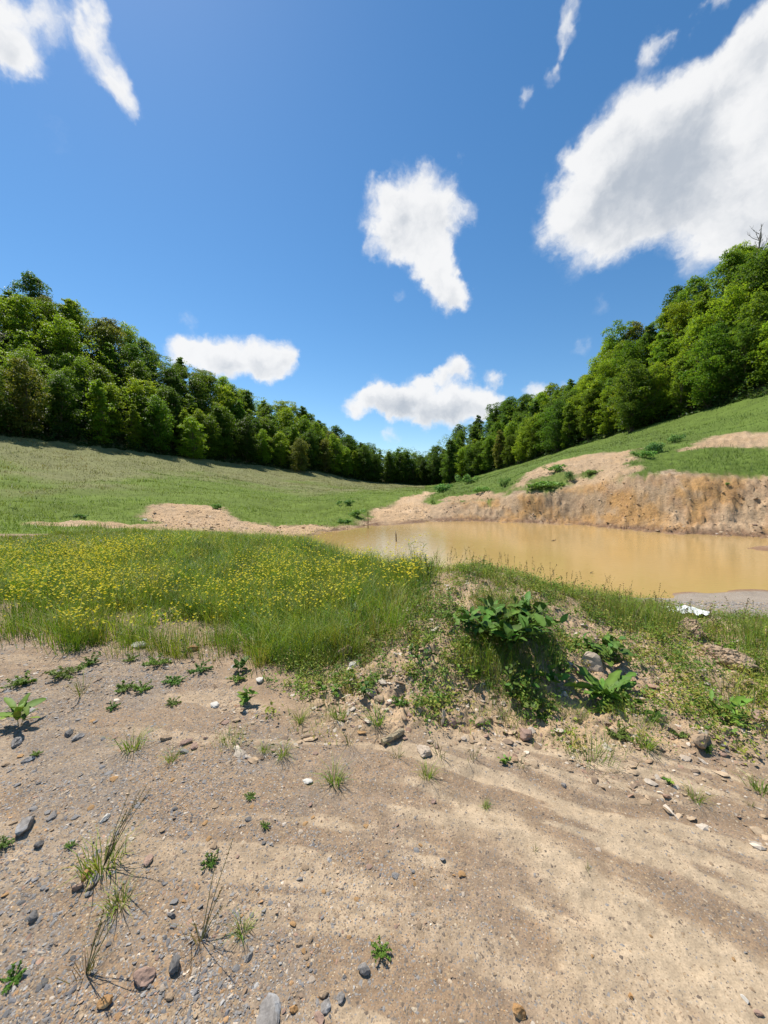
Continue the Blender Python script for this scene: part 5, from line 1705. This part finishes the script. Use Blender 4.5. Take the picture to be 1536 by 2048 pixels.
RK = [
    (50, 1655, 62, .62, .42, 'slate', 'flat grey angular slab with a dark front face at the left edge', .45, (.12, -.1)),
    (350, 1932, 42, .6, .7, 'dark_slate', 'dark broken rock half buried under the dry grass stalks', .6, (0, .2)),
    (286, 1962, 48, .8, .62, 'pink_stone', 'pale pinkish rock casting a dark shadow at the bottom left', .2, (.1, 0)),
    (212, 2010, 34, .7, .6, 'orange_stone', 'orange brown stone near the bottom left', .5, (0, 0)),
    (540, 2042, 80, .75, .30, 'slate', 'large layered blue grey slab cut by the bottom edge', .2, (.06, 0)),
    (1036, 2028, 30, .75, .7, 'orange_stone', 'orange yellow stone near the bottom centre right', .8, (0, 0)),
    (728, 1940, 30, .8, .75, 'slate', 'grey stone with a white streak right of the bottom centre', .9, (0, 0)),
    (1182, 1335, 54, .75, .80, 'pale_stone', 'large pale boulder on the mound left of the dock leaves', .5, (.3, .1)),
    (1130, 1394, 24, .5, .9, 'white_stone', 'round whitish stone at the right foot of the mound', .4, (.5, 0)),
    (886, 1446, 22, .6, 1.9, 'pale_stone', 'upright pointed pale stone at the foot of the mound', .1, (.15, .1)),
    (1050, 1474, 44, .75, .65, 'pink_stone', 'pinkish block at the end of a dry stalk below the mound', .7, (.1, 0)),
    (1400, 1486, 66, .6, .42, 'tan_stone', 'wide tan rock under the star leaved weed', .1, (.1, .1)),
    (848, 1506, 38, .7, .5, 'pale_stone', 'square pale stone on the silt right of the wooden stake piece', .3, (.1, 0)),
    (690, 1312, 34, .7, 1.1, 'pink_stone', 'pinkish upright stone on the left side of the mound', .2, (.2, .1)),
    (705, 1334, 26, .7, .55, 'white_stone', 'white stone below the upright pinkish one', .2, (0, .1)),
    (1452, 1468, 34, .7, .6, 'tan_stone', 'tan stone right under the leaves of the star leaved weed', .3, (0, 0)),
    (1515, 1440, 40, .6, .6, 'pink_stone', 'pinkish stone at the right edge of the mound', .2, (0, 0)),
    (518, 1362, 30, .6, .4, 'white_stone', 'flat white stone left of the mound', .2, (0, .1)),
    (428, 1412, 26, .7, .4, 'white_stone', 'small whitish stone on the track beside the leafy weed', .3, (0, 0)),
    (210, 1640, 26, .45, .4, 'white_stone', 'elongated white stone right of the grey slab', .5, (0, .1)),
    (56, 1522, 24, .9, .4, 'slate', 'blue grey flat stone by the small weed at the left', .3, (0, 0)),
    (33, 1490, 34, .6, .5, 'slate', 'grey stone at the left edge under the long leaved weed', .2, (.1, 0)),
    (78, 1694, 20, .8, .8, 'dark_slate', 'small dark stone below the grey slab', .3, (0, 0)),
    (105, 1635, 26, .7, .5, 'slate', 'grey stone touching the right side of the slab', .6, (0, .1)),
    (68, 1838, 22, .8, .9, 'dark_slate', 'dark stone among gravel at the lower left', .2, (0, 0)),
    (170, 1755, 28, .6, .5, 'orange_stone', 'reddish orange stone at the base of the tall grass tuft', .4, (0, .2)),
    (155, 1778, 24, .8, .6, 'pink_stone', 'pinkish stone left of two others below the tall tuft', .3, (0, 0)),
    (182, 1775, 20, .7, .5, 'tan_stone', 'tan stone between others below the tall tuft', .3, (0, 0)),
    (190, 1764, 30, .6, .35, 'slate', 'bluish flat stone under the tall grass tuft', .3, (0, .1)),
    (296, 1723, 26, .7, .4, 'pink_stone', 'salmon coloured stone right of the tall grass tuft', .3, (0, 0)),
    (497, 1918, 32, .4, .4, 'slate', 'long grey sliver near the bottom left centre', .9, (.1, .1)),
    (345, 1835, 22, .5, .5, 'dark_slate', 'dark stone right of the sprawling grass tuft', .4, (0, 0)),
    (410, 1868, 20, .8, .5, 'slate', 'small blue grey stone at the base of the dry stalks', .3, (0, 0)),
    (683, 2000, 24, .8, .6, 'slate', 'grey cube like stone near the bottom edge', .3, (0, 0)),
    (645, 1992, 28, .6, .5, 'tan_stone', 'tan angular stone left of the grey cube like one', .6, (0, .1)),
    (588, 2020, 22, .7, .6, 'orange_stone', 'rusty orange stone right of the bottom slab', .4, (0, 0)),
    (640, 2040, 28, .7, .4, 'pink_stone', 'pinkish stone on the bottom edge', .3, (0, 0)),
    (650, 2015, 34, .7, .35, 'slate', 'flat grey stone in front of the tan angular one', .3, (0, 0)),
    (340, 1995, 20, .7, .5, 'tan_stone', 'tan stone near the bottom left centre', .3, (0, 0)),
    (1262, 1995, 14, .7, .6, 'orange_stone', 'small reddish stone on the lower right silt', .3, (0, 0)),
    (1490, 2000, 18, .5, .5, 'white_stone', 'small white stone in the lower right corner', .3, (0, 0)),
    (1518, 2030, 18, .6, .5, 'pink_stone', 'small pinkish stone in the lower right corner', .3, (0, 0)),
    (866, 1606, 14, .7, .7, 'pink_stone', 'small brownish stone on the runoff channel', .3, (0, 0)),
    (1128, 1574, 14, .8, .5, 'slate', 'bluish stone on the silt right of the channel', .3, (0, 0)),
    (1158, 1345, 30, .8, .7, 'tan_stone', 'tan stone left of the large pale boulder', .3, (0, 0)),
    (960, 1448, 30, .7, .6, 'tan_stone', 'tan stone right of the upright pointed stone', .3, (0, 0)),
    (905, 1450, 24, .7, .7, 'pink_stone', 'pinkish stone touching the upright pointed stone', .3, (0, 0)),
    (740, 1390, 34, .7, .55, 'pale_stone', 'pale stone under the dark green leaves of the mound', .3, (0, 0)),
    (760, 1402, 26, .8, .5, 'tan_stone', 'tan stone beside the pale one on the mound foot', .3, (0, 0)),
    (612, 1475, 28, .7, .4, 'tan_stone', 'yellowish stone on the track left of the wooden piece', .3, (0, 0)),
    (505, 1525, 24, .7, .4, 'tan_stone', 'cream triangular stone on the middle track', .3, (0, 0)),
    (615, 1565, 22, .7, .4, 'white_stone', 'cream stone beside grey slivers on the track', .3, (0, 0)),
    (370, 1488, 28, .7, .5, 'pink_stone', 'first brown stone of the row right of the thin grass star', .3, (0, 0)),
    (388, 1495, 24, .7, .5, 'pink_stone', 'second brown stone of the row right of the thin grass star', .3, (0, 0)),
    (330, 1480, 26, .7, .5, 'tan_stone', 'tan stone above the compact grass tuft', .3, (0, 0)),
    (135, 1470, 30, .6, .4, 'dark_slate', 'dark slate chip right of the long leaved weed', .3, (.1, 0)),
    (155, 1478, 26, .6, .4, 'slate', 'slate chip right of the dark chip', .3, (0, .1)),
    (388, 1302, 26, .7, .6, 'orange_stone', 'peach coloured stone at the meadow front', .2, (0, 0)),
    (278, 1294, 36, .6, .5, 'white_stone', 'whitish stone at the front of the meadow', .2, (0, 0)),
    (290, 1042, 16, .6, .5, 'white_stone', 'white boulder on the bare strip behind the meadow', .2, (0, 0)),
]
for i, (u, v, w, asp, fl, mt, lab, sub_, tl) in enumerate(RK):
    rock(u, v, w, asp, fl, mt, lab, 700 + i, 2, None, .28, tilt=tl)
rock(1382, 1272, 52, .8, .85, 'clod', 'rounded clod of dry earth on the crest right of the grass', 790, 4, sink=.25, name='earth_clod', cat='clod', cuts=4)
rock(1438, 1322, 80, .8, .62, 'clod', 'crumbling heap of dry earth below the grey gravel at the right', 791, 4, sink=.45, name='earth_clod', cat='clod', cuts=4)
rock(1470, 1330, 60, .9, .6, 'clod', 'smaller clod leaning on the crumbling earth heap', 792, 3, sink=.3, name='earth_clod', cat='clod', cuts=4)

# loose stones of the track: shapes shared, every stone an object
g = np.random.default_rng(91)
base_st = []
for k in range(10):
    V, T = stone_shape(np.random.default_rng(900 + k), 1, g.uniform(.2, .42), 11)
    base_st.append(V)
MT = ['slate', 'tan_stone', 'orange_stone', 'dark_slate', 'pale_stone', 'pink_stone']
WORD = {'slate': 'grey', 'tan_stone': 'tan', 'orange_stone': 'orange', 'dark_slate': 'dark grey', 'pale_stone': 'pale', 'pink_stone': 'pinkish'}
st_mesh = {(k, m): mesh('stone', base_st[k], T, None, False) for k in range(10) for m in MT}
zones = [(-10, 330, 1760, 2040, 46, 'on the gravel in the lower left', [.5, .1, .1, .22, .04, .04]), (-10, 300, 1430, 1700, 34, 'on the left of the track', [.42, .2, .05, .15, .1, .08]),
         (330, 700, 1750, 2040, 36, 'on the track left of the bottom centre', [.4, .2, .15, .1, .05, .1]), (300, 640, 1440, 1740, 34, 'on the middle of the track', [.25, .35, .1, .05, .15, .1]),
         (640, 960, 1640, 1860, 24, 'in the orange gravel patch', [.2, .25, .4, .02, .05, .08]), (560, 1120, 1400, 1500, 44, 'at the stony foot of the mound', [.05, .4, .05, 0, .3, .2]),
         (960, 1530, 1620, 2040, 14, 'on the pale silt at the right', [.25, .25, .15, .05, .2, .1]), (1120, 1530, 1420, 1560, 22, 'at the right foot of the mound', [.1, .4, 0, 0, .3, .2])]
loose = []
for (u0, u1, v0, v1, cnt, where, pr) in zones:
    for i in range(cnt):
        u, v = g.uniform(u0, u1), v0 + (v1 - v0) * g.random()
        p = hit(u, v); m = MT[g.choice(6, p=np.array(pr) / sum(pr))]
        sc = g.uniform(8, 16) * (1.35 if g.random() < .12 else 1) * px_m(p) * .5
        if u0 > 900 and v0 > 1600: sc *= .75
        o = link('loose_stone', st_mesh[(int(g.integers(10)), m)], M[m])
        s3 = g.uniform(.75, 1.2, 3) * sc
        o.scale = tuple(s3)
        o.rotation_euler = (g.normal(0, .2), g.normal(0, .2), g.uniform(0, 6.28))
        o.location = (p[0], p[1], p[2] + s3[2] * .12)
        loose.append((o, u, v, WORD[m], f'loose stones {where}'))
MARKS = [(50, 1655, 'grey slab at the left edge'), (205, 1738, 'tall grass tuft'), (240, 1812, 'sprawling grass tuft'), (402, 1884, 'dry grass stalks'), (172, 1950, 'withered reddish grass'), (286, 1962, 'pale pinkish rock'),
         (212, 2010, 'orange brown bottom stone'), (540, 2042, 'layered bottom slab'), (728, 1940, 'grey stone with white streak'), (762, 1908, 'lone feathery weed'), (487, 1865, 'short spiky grass tuft'), (345, 1522, 'compact short grass tuft'),
         (265, 1500, 'thin grass star'), (38, 1452, 'long leaved weed'), (785, 1480, 'wooden stake piece'), (886, 1446, 'upright pointed stone'), (848, 1506, 'square pale stone'), (1050, 1474, 'pinkish block'), (1210, 1400, 'dock plant'),
         (1458, 1445, 'star leaved weed'), (1185, 1512, 'fresh green grass patch'), (668, 1566, 'dark spiky grass tuft'), (422, 1728, 'low grey green weed'), (1036, 2028, 'orange yellow stone'), (462, 1482, 'round grass tuft'), (1392, 1600, 'lone dark grass tuft'),
         (1130, 1394, 'round whitish stone'), (500, 1595, 'tiny weed amid the track'), (855, 1556, 'spiky tuft on silt'), (68, 1838, 'dark lower left stone'), (135, 1470, 'dark slate chip'), (530, 1655, 'faint small weed'), (172, 1755, 'reddish orange stone')]
same = {}
for (o, u, v, wd, gr_) in loose:
    mu, mv, mt = min(MARKS, key=lambda q: math.hypot(q[0] - u, q[1] - v))
    du, dv = u - mu, v - mv
    where = ('left of' if du < 0 else 'right of') if abs(du) > abs(dv) else ('beyond' if dv < 0 else 'in front of')
    same.setdefault((f'small {wd} stone', f'{where} the {mt}'), []).append((math.hypot(du, dv), o, gr_))
for (a_, b_), q in same.items():
    q.sort(key=lambda e: e[0])
    for k, (_, o, gr_) in enumerate(q):
        pre = '' if len(q) == 1 else 'nearest ' if k == 0 else ORD[k] + ' nearest '
        tag(o, f'{pre}{a_} {b_}', 'stone', gr_)

# ------------------------------------------------------------------ odds and ends
p0, p1 = hit(764, 1492), hit(806, 1468)
d = np.array(p1) - np.array(p0); ln = np.linalg.norm(d); d /= ln
pts = [np.zeros(3) + d * ln * t + np.array([0, 0, .022]) for t in np.linspace(0, 1, 8)]
g = np.random.default_rng(55)
mb = MB(); V, T = tube(pts, .019 * (1 + .08 * g.normal(0, 1, 8)), 12)
V += g.normal(0, .0016, V.shape); mb.add(V, T, (1, 1, 1))
o = link('wooden_stake', mb.mesh('wooden_stake'), M['dead_wood']); o.location = p0
tag(o, 'short piece of a weathered round stake lying at the foot of the mound', 'wood')

q = gpt(736, 1057, WATER); k = math.hypot(*q) / F_PX
st = empty('marker_stake', (q[0], q[1], WATER - .3)); tag(st, 'thin upright stake standing in the far left shallows of the pond', 'stake')
link('shaft', MB.mesh((lambda m: (m.add(*tube([(0, 0, 0), (.004, 0, .3 + 16 * k), (-.012, 0, .3 + 33 * k)], [.028, .026, .022], 8), (1, 1, 1)), m)[1])(MB()), 'shaft'), M['dark_wood'], st)
q = gpt(793, 1083, WATER); k = math.hypot(*q) / F_PX
st = empty('marker_stake', (q[0], q[1], WATER - .3)); tag(st, 'short leaning stake with a pale tip standing in the pond', 'stake')
link('shaft', MB.mesh((lambda m: (m.add(*tube([(0, 0, 0), (-.03, 0, .3 + 15 * k)], [.030, .028], 8), (1, 1, 1)), m)[1])(MB()), 'shaft'), M['dark_wood'], st)
link('tip', MB.mesh((lambda m: (m.add(*tube([(-.03, 0, .302 + 15 * k), (-.045, 0, .3 + 22 * k)], [.024, .010], 8), (1, 1, 1)), m)[1])(MB()), 'tip'), M['pale_stone'], st)
# floating bits
q = gpt(1107, 1082, WATER)
mb = MB(); mb.add(*tube([(-.12, 0, 0), (0, .02, .03), (.10, 0, .05), (.14, .03, .12)], [.02, .022, .018, .008], 6), (1, 1, 1)); mb.add(*tube([(0, .02, .03), (.04, .12, .07)], [.014, .006], 5), (1, 1, 1))
o = link('twig', mb.mesh('twig'), M['dark_wood']); o.location = (q[0], q[1], WATER - .005); tag(o, 'dark twig poking out of the middle of the pond', 'twig')
q = gpt(1180, 1147, WATER)
o = link('floating_leaf', leaf_shape(.10, .06, .1, .35, .1, 0, 'ovate', 3, (.07, .06, .03)), M['plant']); o.location = (q[0], q[1], WATER + .006); tag(o, 'small dark leaf floating in the near part of the pond', 'leaf')
# crumpled white sheet
q = hit(1366, 1226); k = math.hypot(q[0], q[1]) / F_PX
nx, ny = 26, 14
uu, vv = np.meshgrid(np.linspace(-1, 1, nx), np.linspace(-1, 1, ny))
w_ = 34 * k
sxx = uu * w_ * (1 + .15 * np.sin(vv * 3 + 1)); syy = vv * w_ * .55 * (1 + .2 * np.sin(uu * 4)); szz = .02 + .07 * np.abs(fbm(uu * 2.2 + 5, vv * 2.2, 8, 4, .6) - .5) * 2 * (1.1 - uu ** 2 * .8)
top = np.stack([sxx, syy, szz], -1).reshape(-1, 3); bot = top - [0, 0, .004]
ii = np.arange(nx * ny).reshape(ny, nx)
qd = np.stack([ii[:-1, :-1], ii[:-1, 1:], ii[1:, 1:], ii[1:, :-1]], -1).reshape(-1, 4)
o = link('white_sheet', mesh('white_sheet', np.concatenate([top, bot]), np.concatenate([qd, qd[:, ::-1] + nx * ny]), None, True), M['white_sheet'])
o.location = (q[0], q[1], q[2]); o.rotation_euler = (0, 0, -.15)
tag(o, 'crumpled white sheet lying on the grey gravel by the water', 'litter')

# shrubs and tufts that stand out on the bank and the meadows
def shrub(u, v, w_px, h_px, label, seed, col=(.09, .155, .03), leafy=600, group='shrubs on the bank and meadow slopes'):
    g = np.random.default_rng(seed)
    p = hit(u, v); k = px_m(p) * .8; col = np.array(col) * 1.9
    w, h = w_px * k, h_px * k
    pl = empty('shrub', tuple(p)); tag(pl, label, 'shrub', group)
    mb = MB(); n = leafy
    c = g.normal(0, .30, (14, 3)) * [w * .8, w * .5, 0]; c[:, 2] = g.uniform(.2, .75, 14) * h
    b = g.integers(0, 14, n)
    d = g.normal(0, 1, (n, 3)); d /= np.linalg.norm(d, axis=1)[:, None]
    P = c[b] + d * g.uniform(.4, 1, (n, 1)) * [w * .18, w * .16, h * .25]; P[:, 2] = np.maximum(P[:, 2], .02)
    nn = d * .5 + [0, 0, .6] + g.normal(0, .4, (n, 3)); nn /= np.linalg.norm(nn, axis=1)[:, None]
    L = np.full(n, max(w, h) * .10) * g.uniform(.6, 1.3, n)
    mb.add(*leaf_cards(P, nn, L, L * .5, pick([col, np.array(col) * 1.3, np.array(col) * .8], n, g), g))
    link('foliage', mb.mesh('foliage'), M['plant'], pl)
    link('stem', stem_mesh([[np.zeros(3), c[i] * .5 + [0, 0, .05 * h], c[i]] for i in range(6)], .02 * h + .003, (.12, .10, .05)), M['plant'], pl)


for i, (u, v, w, h, lab, cl) in enumerate([
        (1140, 962, 34, 30, 'dark green shrub on the bare earth slope of the right bank', (.07, .13, .04)), (1180, 952, 36, 16, 'low green shrub right of the dark one on the bare slope', (.10, .16, .035)),
        (1110, 945, 50, 22, 'spreading green weeds at the top of the bare slope', (.10, .17, .04)), (1085, 978, 90, 22, 'wide low green patch in the middle of the bare slope', (.10, .18, .035)),
        (1310, 905, 60, 26, 'bluish green bush on the grassy ledge above the bank', (.09, .155, .05)), (1350, 885, 40, 22, 'bush left of the bare strip in the right meadow', (.08, .14, .04)),
        (1290, 915, 50, 18, 'low bush at the left end of the grassy ledge', (.09, .16, .035)), (865, 1008, 16, 16, 'small bush at the foot of the sandy wash', (.09, .15, .035)),
        (885, 985, 60, 24, 'leafy green bushes right of the sandy wash', (.07, .15, .035)), (935, 968, 50, 26, 'green bushes on the slope left of the bare earth', (.08, .155, .035)),
        (1010, 975, 34, 26, 'dark bush at the left tip of the bare slope', (.07, .13, .03)), (935, 952, 14, 32, 'slender young tree at the edge of the valley end', (.12, .17, .05)),
        (965, 985, 40, 16, 'low bush on the crest of the lower bank', (.10, .17, .035)), (165, 1038, 36, 14, 'dark low shrub in the left meadow front', (.06, .11, .025)),
        (435, 1018, 40, 14, 'dark grassy hummock above the bare patch on the left', (.08, .14, .03)), (695, 1010, 40, 14, 'dark shrub by the small cut bank of the left meadow', (.07, .125, .03)),
        (715, 1035, 50, 22, 'green bushes at the left edge of the sandy wash', (.10, .175, .035)), (690, 1048, 40, 14, 'low green bush near the left shore of the pond', (.10, .17, .04)),
        (1455, 975, 14, 8, 'small plant hanging on the bank face at the right', (.10, .16, .04))]):
    shrub(u, v, w, h, lab, 820 + i, cl)
